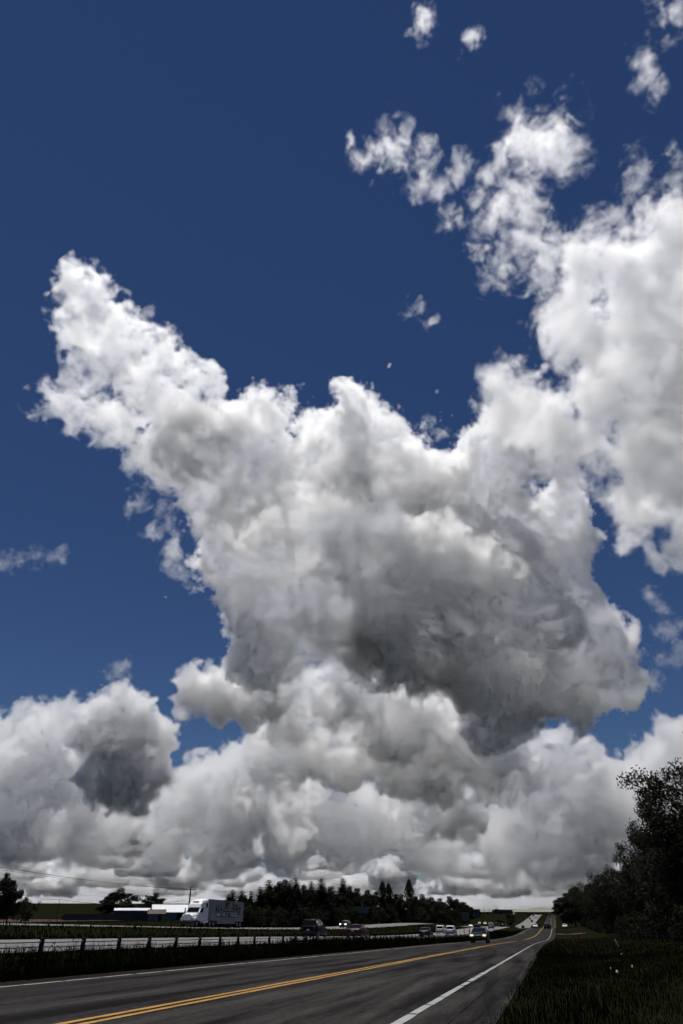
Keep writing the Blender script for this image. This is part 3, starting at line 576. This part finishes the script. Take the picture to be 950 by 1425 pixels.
# ------------------------------------------------------------------ moving truck
M_TWHITE = mat('truck_white', (.72, .72, .72), .35, var=.04, scale=1, spec=.5); M_TBOX = mat('trailer_white', (.22, .22, .22), .45, var=.08, scale=1); M_LETTER = mat('lettering_black', (.03, .03, .032), .6); M_CHROME = mat('chrome', (.6, .6, .62), .15, .9)
FT = 115.5; tr = empty('moving_truck', 'white semi truck with lettered box trailer on the far carriageway', 'truck')
p0, p1 = P(-56.2, FT), P(-56.2, FT + 20); tr.location = p0 + Vector((0, 0, .03)); d = p1 - p0
tr.rotation_euler = (0, 0, math.atan2(-d.x, d.y)); tr.rotation_euler.x = math.atan2(d.z, math.hypot(d.x, d.y))
# local +y runs backwards along the truck (away from the camera), front of the bumper at y = 0, +x is the side seen from the road
hood = MB().hull([[(-.85 * k, y, .95), (.85 * k, y, .95), (1.0 * k, y, z - .25), (.8 * k, y, z), (-.8 * k, y, z), (-1.0 * k, y, z - .25)] for y, z, k in ((.15, 1.62, .9), (.3, 1.72, .96), (1.2, 1.9, 1.05), (1.9, 2.02, 1.1))]).build('hood', M_TWHITE, tr, smooth=False, bevel=.05)
MB().box((0, .14, 1.35), (1.15, .1, .8)).build('grille', M_CHROME, tr, bevel=.03)
bp_ = MB().box((0, .12, .62), (2.35, .32, .42)).build('bumper', M_TRIM, tr, bevel=.06)
for s in (-1, 1):
    MB().box((s * .93, .32, 1.15), (.42, .3, .28)).build('headlight', M_LAMP, tr, bevel=.04)
    MB().prism([(.45, .9), (.55, 1.25), (1.0, 1.42), (1.6, 1.35), (1.95, 1.0), (1.95, .9)], s * .85, s * 1.22).build('fender', M_TWHITE, tr, bevel=.04)
cabp = [(1.85, .9), (1.85, 2.02), (2.45, 2.72), (2.6, 2.85), (5.3, 2.85), (5.3, .9)]
cb = MB().prism(cabp, -1.2, 1.2).build('cab', M_TWHITE, tr, bevel=.06)
MB().hull([[(-1.02, 1.93, 2.1), (1.02, 1.93, 2.1), (.95, 2.42, 2.68), (-.95, 2.42, 2.68)], [(-1.02, 1.85, 2.12), (1.02, 1.85, 2.12), (.95, 2.36, 2.71), (-.95, 2.36, 2.71)]]).build('windshield', M_GLASS, cb)
MB().hull([[(-1.15, 2.3, 2.74), (1.15, 2.3, 2.74), (1.18, 5.3, 2.84), (-1.18, 5.3, 2.84)], [(-1.1, 2.55, 3.25), (1.1, 2.55, 3.25), (1.16, 5.3, 3.3), (-1.16, 5.3, 3.3)], [(-.95, 3.15, 3.72), (.95, 3.15, 3.72), (1.1, 5.3, 3.85), (-1.1, 5.3, 3.85)], [(-.75, 3.9, 3.98), (.75, 3.9, 3.98), (.95, 5.3, 4.05), (-.95, 5.3, 4.05)]]).build('roof_fairing', M_TWHITE, tr, bevel=.08)
MB().box((0, 2.9, 3.55), (.95, .25, .16)).build('fairing_vent', M_TRIM, tr)
for s in (-1, 1):
    MB().hull([[(s * 1.17, 2.2, 2.1), (s * 1.17, 3.25, 2.1), (s * 1.17, 3.25, 2.7), (s * 1.17, 2.62, 2.7)], [(s * 1.225, 2.2, 2.1), (s * 1.225, 3.25, 2.1), (s * 1.225, 3.25, 2.7), (s * 1.225, 2.62, 2.7)]]).build('side_window', M_GLASS, cb)
    MB().box((s * 1.16, 4.6, 3.1), (.1, .5, .65)).build('sleeper_window', M_GLASS, tr, bevel=.03)
    MB().box((s * 1.48, 2.15, 2.3), (.14, .12, .75)).tube([(s * 1.2, 2.2, 2.2), (s * 1.45, 2.15, 2.2)], .03, 6).build('mirror', M_TRIM, tr)
    MB().disc((s * .95, 4.4, .82), (0, 1, 0), .33, 1.7, 16).build('fuel_tank', M_CHROME, tr)
    MB().tube([(s * 1.0, 5.5, .9), (s * 1.0, 5.5, 3.4)], .09, 8).build('exhaust_stack', M_CHROME, tr)
    for y, w_ in ((1.25, .3), (6.1, .55), (7.4, .55), (17.3, .55), (18.6, .55)):
        wl = MB().disc((0, 0, 0), (1, 0, 0), .52, w_, 22).build('wheel', M_TYRE, tr, bevel=.03); wl.location = (s * (1.25 - w_ / 2), y, .52)
        MB().disc((s * w_ / 2, 0, 0), (1, 0, 0), .3, .06, 14).build('rim', M_RIM, wl)
MB().box((0, 6.4, .85), (.9, 4.2, .25)).build('chassis', M_TRIM, tr)
box = MB().box((0, 12.95, 2.5), (2.55, 13.7, 3.05)).build('trailer', M_TBOX, tr, bevel=.03)
MB().box((0, 12.95, .83), (2.3, 7.6, .5)).build('trailer_skirt', M_TBOX, tr, bevel=.02); MB().box((0, 18.0, .85), (2.2, 2.6, .2)).build('bogie', M_TRIM, tr)
MB().box((0, 12.95, 4.0), (2.6, 13.74, .06)).build('top_rail', M_TRIM, box)
for s in (-1, 1): MB().box((s * .8, 9.6, .55), (.14, .14, 1.0)).build('landing_leg', M_TRIM, tr)
def text_mesh(txt, size, bold=0.0):
    cu = bpy.data.curves.new('t', 'FONT'); cu.body = txt; cu.size = size; cu.align_x = 'CENTER'; cu.align_y = 'CENTER'; cu.offset = bold; cu.resolution_u = 3
    o = bpy.data.objects.new('t', cu); col.objects.link(o); bpy.context.view_layer.update()
    me = bpy.data.meshes.new_from_object(o.evaluated_get(bpy.context.evaluated_depsgraph_get())); bpy.data.objects.remove(o)
    v = np.zeros(len(me.vertices) * 3); me.vertices.foreach_get('co', v); f = [tuple(p.vertices) for p in me.polygons]; bpy.data.meshes.remove(me)
    return v.reshape(-1, 3), f
SX = 1.275 + .012
def letters(name, items, m):
    """items: (text, size, bold, u, z, tilt) on the trailer side; u runs towards the trailer's rear"""
    mb = MB()
    for txt, size, bold, u, z, tilt in items:
        v, f = text_mesh(txt, size, bold); c, s = math.cos(tilt), math.sin(tilt)
        mb.add([(SX, u + x * c - y * s, z + x * s + y * c) for x, y, _ in v], f)
    return mb.build(name, m, box)
big = []
word = 'ALL MY SONS'; n = len(word)
for i, ch in enumerate(word):
    t = (i - (n - 1) / 2) / ((n - 1) / 2)
    if ch != ' ': big.append((ch, 1.45, .07, 13.0 + 4.9 * t, 3.30 - .75 * t * t, -.26 * t))
for it in big: letters('letter', [it], M_LETTER)
MB().box((1.275 + .004, 13.0, 1.86), (.012, 9.4, .66)).build('lettering_band', M_LETTER, box)
for i, ch in enumerate('MOVING & STORAGE'):
    if ch != ' ': letters('letter', [(ch, .7, .015, 13.0 + .57 * (i - 7.5), 1.86, 0)], M_TWHITE)
for u0, u1, z, h_ in ((11.2, 12.6, 2.86, .10), (13.2, 14.8, 2.86, .10), (10.6, 11.9, 2.44, .2), (12.1, 13.3, 2.44, .2), (13.5, 15.4, 2.44, .2), (10.0, 11.6, 1.28, .07), (12.6, 13.2, 1.28, .1), (14.2, 16.0, 1.28, .07)):
    MB().box((1.275 + .004, (u0 + u1) / 2, z), (.014, u1 - u0, h_)).build('print_line', M_LETTER, box)
print('scene built', round(time.time() - T0, 1), 's')
# ------------------------------------------------------------------ clouds: real volumes, one object each
crng = np.random.default_rng(11)
def upsample(a, n, axis, off, scale):
    x = np.arange(n) * scale + off; i = np.floor(x).astype(int); t = (x - i).astype(np.float32); t = t * t * (3 - 2 * t)
    sh = [1, 1, 1]; sh[axis] = n; t = t.reshape(sh)
    return np.take(a, i, axis) * (1 - t) + np.take(a, i + 1, axis) * t
def vnoise(shape, vox, wl):
    s = vox / wl
    a = crng.random([int(n * s) + 3 for n in shape], dtype=np.float32) - .5
    o = crng.random(3)
    for ax in range(3): a = upsample(a, shape[ax], ax, o[ax], s)
    return a
def fbm(shape, vox, wl, octs, gain=.5, billow=0):
    r = np.zeros(shape, np.float32); g = 1.0
    for k in range(octs):
        nz = vnoise(shape, vox, wl)
        if k < billow: nz = .6 - 2.2 * np.abs(nz)      # rounded heads with sharp creases
        r += g * nz; g *= gain; wl *= .5
        if wl < vox * 1.2: break
    return r
def cloud_material(name, k, g, alb=.999):
    m = bpy.data.materials.new(name); m.use_nodes = True; t = m.node_tree; t.nodes.remove(t.nodes['Principled BSDF'])
    a = t.nodes.new('ShaderNodeAttribute'); a.attribute_name = 'density'
    mu = t.nodes.new('ShaderNodeMath'); mu.operation = 'MULTIPLY'; mu.inputs[1].default_value = k
    v = t.nodes.new('ShaderNodeVolumeScatter'); v.inputs['Color'].default_value = (alb, alb, alb, 1); v.inputs['Anisotropy'].default_value = g
    t.links.new(a.outputs['Fac'], mu.inputs[0]); t.links.new(mu.outputs[0], v.inputs['Density'])
    t.links.new(v.outputs[0], t.nodes['Material Output'].inputs['Volume'])
    m.cycles.volume_sampling = 'DISTANCE'
    return m
def volume_group(name, dens, lo, vox, mat):
    n = dens.shape; hi = [lo[i] + (n[i] - 1) * vox for i in range(3)]
    me = bpy.data.meshes.new(name + '_field'); me.vertices.add(int(dens.size))
    me.attributes.new('field', 'FLOAT', 'POINT').data.foreach_set('value', np.ascontiguousarray(dens, dtype=np.float32).ravel())
    src = bpy.data.objects.new(name + '_field', me)
    ng = bpy.data.node_groups.new(name, 'GeometryNodeTree'); L = ng.links.new
    ng.interface.new_socket('Geometry', in_out='INPUT', socket_type='NodeSocketGeometry')
    ng.interface.new_socket('Geometry', in_out='OUTPUT', socket_type='NodeSocketGeometry')
    go = ng.nodes.new('NodeGroupOutput'); oi = ng.nodes.new('GeometryNodeObjectInfo'); oi.inputs['Object'].default_value = src
    pos = ng.nodes.new('GeometryNodeInputPosition'); v = pos.outputs[0]
    for op, val in (('SUBTRACT', tuple(lo)), ('MULTIPLY', (1 / vox,) * 3), ('ADD', (.5, .5, .5)), ('FLOOR', None)):
        q = ng.nodes.new('ShaderNodeVectorMath'); q.operation = op; L(v, q.inputs[0])
        if val: q.inputs[1].default_value = val
        v = q.outputs[0]
    sep = ng.nodes.new('ShaderNodeSeparateXYZ'); L(v, sep.inputs[0])
    def im(op, a, b):
        m = ng.nodes.new('FunctionNodeIntegerMath'); m.operation = op
        for i, q in enumerate((a, b)):
            if isinstance(q, int): m.inputs[i].default_value = q
            else: L(q, m.inputs[i])
        return m.outputs[0]
    idx = im('ADD', im('MULTIPLY', im('ADD', im('MULTIPLY', sep.outputs[0], int(n[1])), sep.outputs[1]), int(n[2])), sep.outputs[2])
    na = ng.nodes.new('GeometryNodeInputNamedAttribute'); na.data_type = 'FLOAT'; na.inputs[0].default_value = 'field'
    si = ng.nodes.new('GeometryNodeSampleIndex'); si.data_type = 'FLOAT'; si.domain = 'POINT'
    L(oi.outputs['Geometry'], si.inputs['Geometry']); L(na.outputs[0], si.inputs['Value']); L(idx, si.inputs['Index'])
    vc = ng.nodes.new('GeometryNodeVolumeCube'); L(si.outputs[0], vc.inputs['Density'])
    vc.inputs['Min'].default_value = tuple(lo); vc.inputs['Max'].default_value = tuple(hi)
    for i, k in enumerate(('Resolution X', 'Resolution Y', 'Resolution Z')): vc.inputs[k].default_value = int(n[i])
    sm = ng.nodes.new('GeometryNodeSetMaterial'); sm.inputs['Material'].default_value = mat
    L(vc.outputs[0], sm.inputs[0]); L(sm.outputs[0], go.inputs[0])
    return ng
def cloud_object(ng, mat, name, label, group, matrix):
    vd = bpy.data.volumes.new(name); vd.materials.append(mat); vd.render.clipping = 0.002
    ob = bpy.data.objects.new(name, vd); sc.collection.objects.link(ob); ob.matrix_world = matrix
    md = ob.modifiers.new('volume', 'NODES'); md.node_group = ng
    ob['label'] = label; ob['category'] = 'cloud'
    if group: ob['group'] = group
    return ob
def raster(allp, pad, vox, kk=.3):
    lo = (allp[:, :3] - allp[:, 3:]).min(0) - pad * .7; hi = (allp[:, :3] + allp[:, 3:]).max(0) + pad * .7
    n = np.ceil((hi - lo) / vox).astype(int) + 1
    S = np.full(n, pad * 1.3, np.float32)
    axs = [(lo[i] + np.arange(n[i]) * vox).astype(np.float32) for i in range(3)]
    for q in allp:
        R = q[3] + pad * 1.3
        a = np.maximum(((q[:3] - R - lo) / vox).astype(int), 0); b = np.minimum(((q[:3] + R - lo) / vox).astype(int) + 2, n)
        X, Y, Z = ((axs[i][a[i]:b[i]] - np.float32(q[i])) ** 2 for i in range(3))
        d = np.sqrt(X[:, None, None] + Y[None, :, None] + Z[None, None, :]) - np.float32(q[3])
        sl = S[a[0]:b[0], a[1]:b[1], a[2]:b[2]]
        k = kk * q[3]; h = np.maximum(k - np.abs(sl - d), 0) / k
        np.minimum(sl, d, out=sl); sl -= h * h * k * .25
    return S, lo
def grow(pts, levels, squash=1.0):
    allp = [pts]; cur = pts
    for nch, rr in levels:
        out = []
        for q in cur:
            v = crng.normal(size=(nch, 3)); v /= np.linalg.norm(v, axis=1)[:, None]
            r = q[3] * rr * crng.uniform(.55, 1.35, nch)
            out.append(np.c_[q[:3] + v * (q[3] * .92), r])
        cur = np.concatenate(out); allp.append(cur)
    return np.concatenate(allp)
def finish(S, vox, edge, amp, wl, gain, billow, core, warp=0):
    n = S.shape
    nz = fbm(n, vox, wl, 7, gain, billow)
    if warp:
        ix = [np.clip(np.arange(n[a]).reshape([-1 if q == a else 1 for q in range(3)]) + (vnoise(n, vox, wl * .8) * 2 * warp / vox).astype(np.int32), 0, n[a] - 1) for a in range(3)]
        nz = nz[ix[0], ix[1], ix[2]]
    v = -S + amp * nz
    d = np.clip(v / edge, 0, 1)
    if core < 1: 
        t = np.clip((v - edge) / (2.5 * edge), 0, 1); d *= 1 - (1 - core) * t
    d *= np.clip(1 + 1.6 * fbm(n, vox, vox * 6, 3, .8), .1, 2)
    for ax in range(3):
        s = [slice(None)] * 3
        for e in (0, -1): s[ax] = e; d[tuple(s)] = 0
    return d
def cloud(name, label, blobs, dist, vox, mat, edge, amp, wl, gain=.55, billow=2, core=1.0, levels=((8, .45),), group=None, jit=.5, shrink=.9, warp=0):
    """blobs: photo pixel x, y, radius; dist(y): slant distance in metres, so the mass leans as a real cloud deck does"""
    pts = []
    for b in blobs:
        d = dist(b[1]); k = d / math.sqrt(F * F + (b[0] - W / 2) ** 2 + (b[1] - H / 2) ** 2); r = b[2] * k * shrink
        p = at(b[0], b[1], d + crng.uniform(-jit, jit) * 2 * r); pts.append((p.x, p.y, p.z, r))
    pts = np.array(pts); C = np.average(pts[:, :3], axis=0, weights=pts[:, 3])
    _, _, vt = np.linalg.svd((pts[:, :3] - C) * pts[:, 3:]); 
    if np.linalg.det(vt) < 0: vt[2] *= -1
    loc = np.c_[(pts[:, :3] - C) @ vt.T, pts[:, 3]]
    allp = grow(loc, levels)
    S, lo = raster(allp, edge + amp, vox)
    dens = finish(S, vox, edge, amp, wl, gain, billow, core, warp)
    ng = volume_group(name, dens, lo, vox, mat)
    ob = cloud_object(ng, mat, name, label, group, Matrix.Translation(Vector(C)) @ Matrix(vt.T.tolist()).to_4x4())
    print(name, dens.shape, dens.size, len(allp), round(time.time() - T0, 1))
    return ob
M_CUMULUS = cloud_material('cumulus_vapour', .028, .65)
M_DENSE = cloud_material('dense_vapour', .03, .62)
M_THIN = cloud_material('thin_vapour', .016, .65)
M_WISP = cloud_material('wisp_vapour', .007, .6)
M_FAR = cloud_material('far_vapour', .014, .65, .992)
near = lambda y: 4100 - .8 * (960 - y)
WING = [(100,382,14),(118,405,24),(105,430,18),(140,430,26),(175,455,28),(150,470,22),(205,478,28),(240,505,24),(268,525,14),(120,490,12),(180,510,24),(215,535,32),(75,545,14),(100,560,14),(130,560,20),(165,580,26),(255,560,36),(200,610,28),(235,635,34),(290,590,40),(58,550,9),(287,515,7)]
WING = [(x + 5, y + 12, r) for x, y, r in WING + [(108,462,18),(132,512,18),(112,525,13),(140,490,18)]]
cloud('cumulus_cloud', 'long white cloud wing rising to a point in the open blue', WING, near, 8, M_THIN, edge=30, amp=95, wl=150, gain=.84, core=.3, warp=50, shrink=.74, jit=.3)
BODY = [(285,630,45),(335,640,60),(330,600,24),(375,605,34),(362,562,10),(392,580,20),(430,592,32),(485,590,32),(525,618,34),(560,645,34),(450,655,75),(540,690,72),(600,672,38),(290,690,34),(335,720,55),(325,775,34),(410,745,90),(490,760,90),(365,830,46),(362,880,30),(400,850,85),(365,910,40),(470,850,80)]
cloud('cumulus_cloud', 'towering white cumulus body below the long cloud wing', BODY, near, 8, M_CUMULUS, edge=26, amp=135, wl=400, gain=.82, core=.07, shrink=.72)
LOBE = [(640,690,60),(690,650,50),(720,610,30),(620,760,75),(700,740,75),(755,720,42),(765,780,45),(700,830,95),(785,830,45),(805,880,45),(845,890,26),(775,930,65),(700,925,80),(640,905,70),(580,890,60),(530,895,50),(690,970,45),(745,965,40),(850,950,24),(585,850,48),(545,855,44)]
cloud('cumulus_cloud', 'heavy cumulus with the darkest grey underside in the sky', LOBE, near, 8, M_DENSE, edge=26, amp=135, wl=400, gain=.82, core=.06, shrink=.72)
BASE = [(500,890,26),(545,900,34),(600,908,38),(650,925,44),(715,945,46),(770,935,42),(690,962,32),(740,962,30),(460,885,18)]
cloud('cumulus_cloud', 'flat slate grey base under the heavy cumulus', BASE, near, 9, M_THIN, edge=50, amp=120, wl=240, gain=.82, core=.07, shrink=.75)
FRONT = [(545,800,14),(565,780,18),(590,765,20),(618,752,20),(640,770,20),(662,790,22),(690,805,18),(600,800,22),(630,815,20),(575,830,15),(480,760,13),(472,785,16),(485,808,12)]
cloud('cumulus_cloud', 'small bright billows in front of the dark grey cumulus', FRONT, lambda y: 3250, 8, M_THIN, edge=50, amp=120, wl=150, gain=.84, core=.6, warp=70, shrink=.8)
FRINGE = [(180,710,9),(215,735,17),(242,762,16),(225,712,11),(265,800,14),(235,788,13),(200,692,9),(285,745,14)]
cloud('cloud_wisp', 'ragged lacy wisps along the flank of the cumulus body', FRINGE, near, 7, M_WISP, edge=36, amp=110, wl=120, gain=.8, core=1, billow=0, levels=((6, .5),), warp=50)
RIGHT = [(945,318,28),(892,368,36),(950,340,55),(840,395,42),(900,420,75),(965,420,75),(850,465,50),(800,450,28),(900,510,70),(965,540,75),(850,545,36),(915,605,60),(965,640,75),(935,700,44),(965,740,36),(905,670,28)]
cloud('cumulus_cloud', 'broad pale cloud sheet at the edge beside the open blue', RIGHT, lambda y: 3500 - 1.2 * (700 - y), 9, M_THIN, edge=60, amp=170, wl=200, gain=.84, core=.3, warp=80, billow=1, shrink=.66)
ARM = [(760,585,34),(720,560,30),(698,528,18),(735,595,26),(800,600,30),(780,640,24),(700,580,22),(830,560,24),(840,640,24),(862,690,20),(890,720,20),(900,765,14),(810,500,18),(800,660,16),(870,640,20),(880,760,12)]
cloud('cumulus_cloud', 'broken cloud arm with blue gaps beside the pale cloud sheet', ARM, lambda y: 3500 - 1.2 * (700 - y), 8, M_THIN, edge=55, amp=130, wl=150, gain=.82, core=.8, billow=1, warp=60, levels=((7, .5),), shrink=.74)
HIGH = [(525,205,17),(555,212,22),(585,232,22),(622,255,19),(660,268,18),(700,240,20),(740,205,28),(722,165,18),(770,190,28),(790,160,14),(735,130,9),(700,280,22),(735,300,20),(722,340,24),(775,335,22),(700,362,15),(760,370,24),(800,350,24),(800,222,15),(640,305,11),(680,310,18),(540,190,10),(510,215,10),(830,330,18),(825,370,20),(790,392,18),(750,402,14),(835,300,12),(690,388,11),(850,350,16),(665,335,12)]
cloud('cloud_wisp', 'torn white cloud shreds high in the deep blue', HIGH, lambda y: 3500 - 1.2 * (700 - y), 7, M_WISP, shrink=1.02, edge=40, amp=110, wl=100, gain=.82, core=1, billow=0, levels=((7, .5),), warp=60)
for lab, bl in (('bright ragged cloud scrap at the top corner', [(935,18,17),(920,8,12),(945,35,10),(898,85,14),(905,108,13),(888,62,9),(912,125,9)]),
                ('faint curling wisps above the pale cloud sheet', [(885,262,14),(898,235,12),(945,215,13),(930,250,12),(880,215,7),(915,275,10)]),
                ('tiny thin wisp alone at the top of the blue', [(588,33,8),(582,45,6),(595,25,5)]),
                ('faint thin wisp in blue beside the torn shreds', [(655,55,7),(662,63,5)]),
                ('small hooked wisp between the wing and the cloud sheet', [(575,432,8),(585,445,7),(600,448,7),(572,420,5)]),
                ('thin flat wisp floating left of the cumulus body', [(8,778,10),(30,782,12),(52,776,11),(75,770,9),(92,762,7)]),
                ('small wisp above the twin headed cumulus', [(165,935,9),(152,940,6),(178,930,6)]),
                ('loose scraps above the notch of the cumulus', [(612,603,7),(600,590,5),(640,615,7)]),
                ('ragged cloud shreds right of the dark underside', [(905,828,10),(918,850,10),(935,880,17),(920,915,18),(945,905,16),(890,930,16),(870,960,14),(905,945,12)])):
    cloud('cloud_wisp', lab, bl, near, 7, M_WISP, edge=40, amp=80, wl=80, gain=.82, core=1, billow=0, levels=((6, .55),), warp=40, shrink=.9)
PUFF = [(280,958,24),(312,966,22),(345,975,22),(265,975,13),(385,965,26),(298,985,14)]
cloud('cumulus_cloud', 'small white cumulus puff beside the foot of the tower', PUFF, lambda y: 5200, 12, M_CUMULUS, edge=36, amp=110, wl=220, gain=.76, core=.6)
LOW = [(400,985,40),(470,965,50),(540,980,62),(600,1010,62),(660,1015,62),(700,1055,40),(560,1060,50),(480,1040,60),(400,1045,45),(620,1080,42),(690,1080,28),(640,1130,30),(600,1135,26)]
cloud('cumulus_cloud', 'grey cumulus cluster hanging under the dark cumulus', LOW, lambda y: 6000 + 6 * (y - 1000), 14, M_CUMULUS, edge=40, amp=150, wl=260, gain=.82, core=.1, shrink=.66, levels=((10, .5), (6, .5)))
TWIN = [(150,985,20),(190,985,18),(170,1030,45),(200,1060,34),(150,1075,40),(190,1092,26),(215,1025,22),(125,1015,24),(160,1095,26)]
cloud('cumulus_cloud', 'twin headed cumulus with a flat dark base', TWIN, lambda y: 6200, 14, M_DENSE, edge=40, amp=110, wl=220, gain=.82, core=.12, shrink=.72, levels=((10, .5), (6, .5)))
LBANK = [(40,1020,45),(90,1010,30),(20,1070,50),(80,1080,45),(60,1140,55),(10,1150,50),(130,1150,45),(110,1100,35)]
cloud('cumulus_cloud', 'broad white cumulus bank behind the twin headed cumulus', LBANK, lambda y: 9500, 22, M_FAR, edge=60, amp=210, wl=340, gain=.82, core=.12, shrink=.68, levels=((10, .5), (7, .5)))
MBANK = [(255,1110,40),(300,1090,44),(350,1070,40),(330,1130,45),(400,1110,45),(460,1110,45),(240,1160,36),(300,1165,36),(400,1165,40),(480,1160,40),(540,1130,45),(600,1170,36)]
cloud('cumulus_cloud', 'middle cumulus bank with grey bases behind the cluster', MBANK, lambda y: 10500, 22, M_FAR, edge=60, amp=210, wl=340, gain=.82, core=.12, shrink=.68, levels=((10, .5), (7, .5)))
RBANK = [(780,1075,45),(740,1125,40),(790,1140,42),(720,1085,24),(860,1115,36),(930,1075,50),(900,1130,50),(950,1045,34),(830,1165,34),(760,1180,34),(700,1165,34),(960,1120,50)]
cloud('cumulus_cloud', 'white cumulus bank rising behind the roadside trees', RBANK, lambda y: 9000, 22, M_FAR, edge=60, amp=210, wl=340, gain=.82, core=.12, shrink=.68, levels=((10, .5), (7, .5)))
# far flat-based cumuli down to the horizon: copies of three models
far_ng = []
for k in range(3):
    P = []
    for i in range(9):
        r = crng.uniform(230, 420); P.append((crng.uniform(-900, 900), crng.uniform(-450, 450), r * .75 + crng.uniform(0, 380) * (1 if i % 2 else .3), r))
    A = grow(np.array(P), ((9, .45),)); S, lo = raster(A, 230, 32)
    zz = lo[2] + np.arange(S.shape[2]) * 32
    S = np.maximum(S, (60 - zz)[None, None, :].astype(np.float32))
    far_ng.append(volume_group('far_cumulus', finish(S, 32, 60, 170, 500, .72, 2, .5), lo, 32, M_FAR))
frng = random.Random(4)
for d, n, s in ((12500, 6, .8), (16000, 8, .9), (20500, 9, 1.0), (27000, 10, 1.15), (36000, 10, 1.4), (50000, 12, 1.9), (72000, 14, 2.6), (108000, 15, 3.6)):
    for i in range(n):
        a = math.radians(-31 + 64 * (i + frng.uniform(-.3, .3) + .5) / n); dd = d * frng.uniform(.9, 1.1)
        sx = s * frng.uniform(.75, 1.35); sz = s * frng.uniform(.6, 1.0)
        mtx = Matrix.Translation((dd * math.sin(a), dd * math.cos(a), 1250 * frng.uniform(.92, 1.1))) @ Matrix.Rotation(frng.uniform(0, 6.28), 4, 'Z') @ Matrix.Diagonal((sx, sx, sz, 1))
        cloud_object(far_ng[i % 3], M_FAR, 'far_cumulus', 'small flat based cumulus low over the horizon', 'far cumuli along the horizon', mtx)

# pale bank of cloud along the skyline, far behind the rest
M_BANK = cloud_material('bank_vapour', .0009, .6, .8)
n3 = (420, 40, 16); zz = np.arange(n3[2], dtype=np.float32) * 160
fld = 2.2 * fbm(n3, 300, 4200, 5, .6, 1) + (.9 - np.abs(zz - 900) / 1000)[None, None, :]
fld = np.clip(fld, 0, 1)
for ax in range(3):
    sl_ = [slice(None)] * 3
    for e_ in (0, -1): sl_[ax] = e_; fld[tuple(sl_)] = 0
cloud_object(volume_group('cloud_bank', fld, (-63000, -6000, 0), 300, M_BANK), M_BANK, 'cloud_bank', 'long pale grey cloud bank lying along the skyline', None, Matrix.Translation((0, 96000, 150)) @ Matrix.Diagonal((1, 1, 160 / 300, 1)))
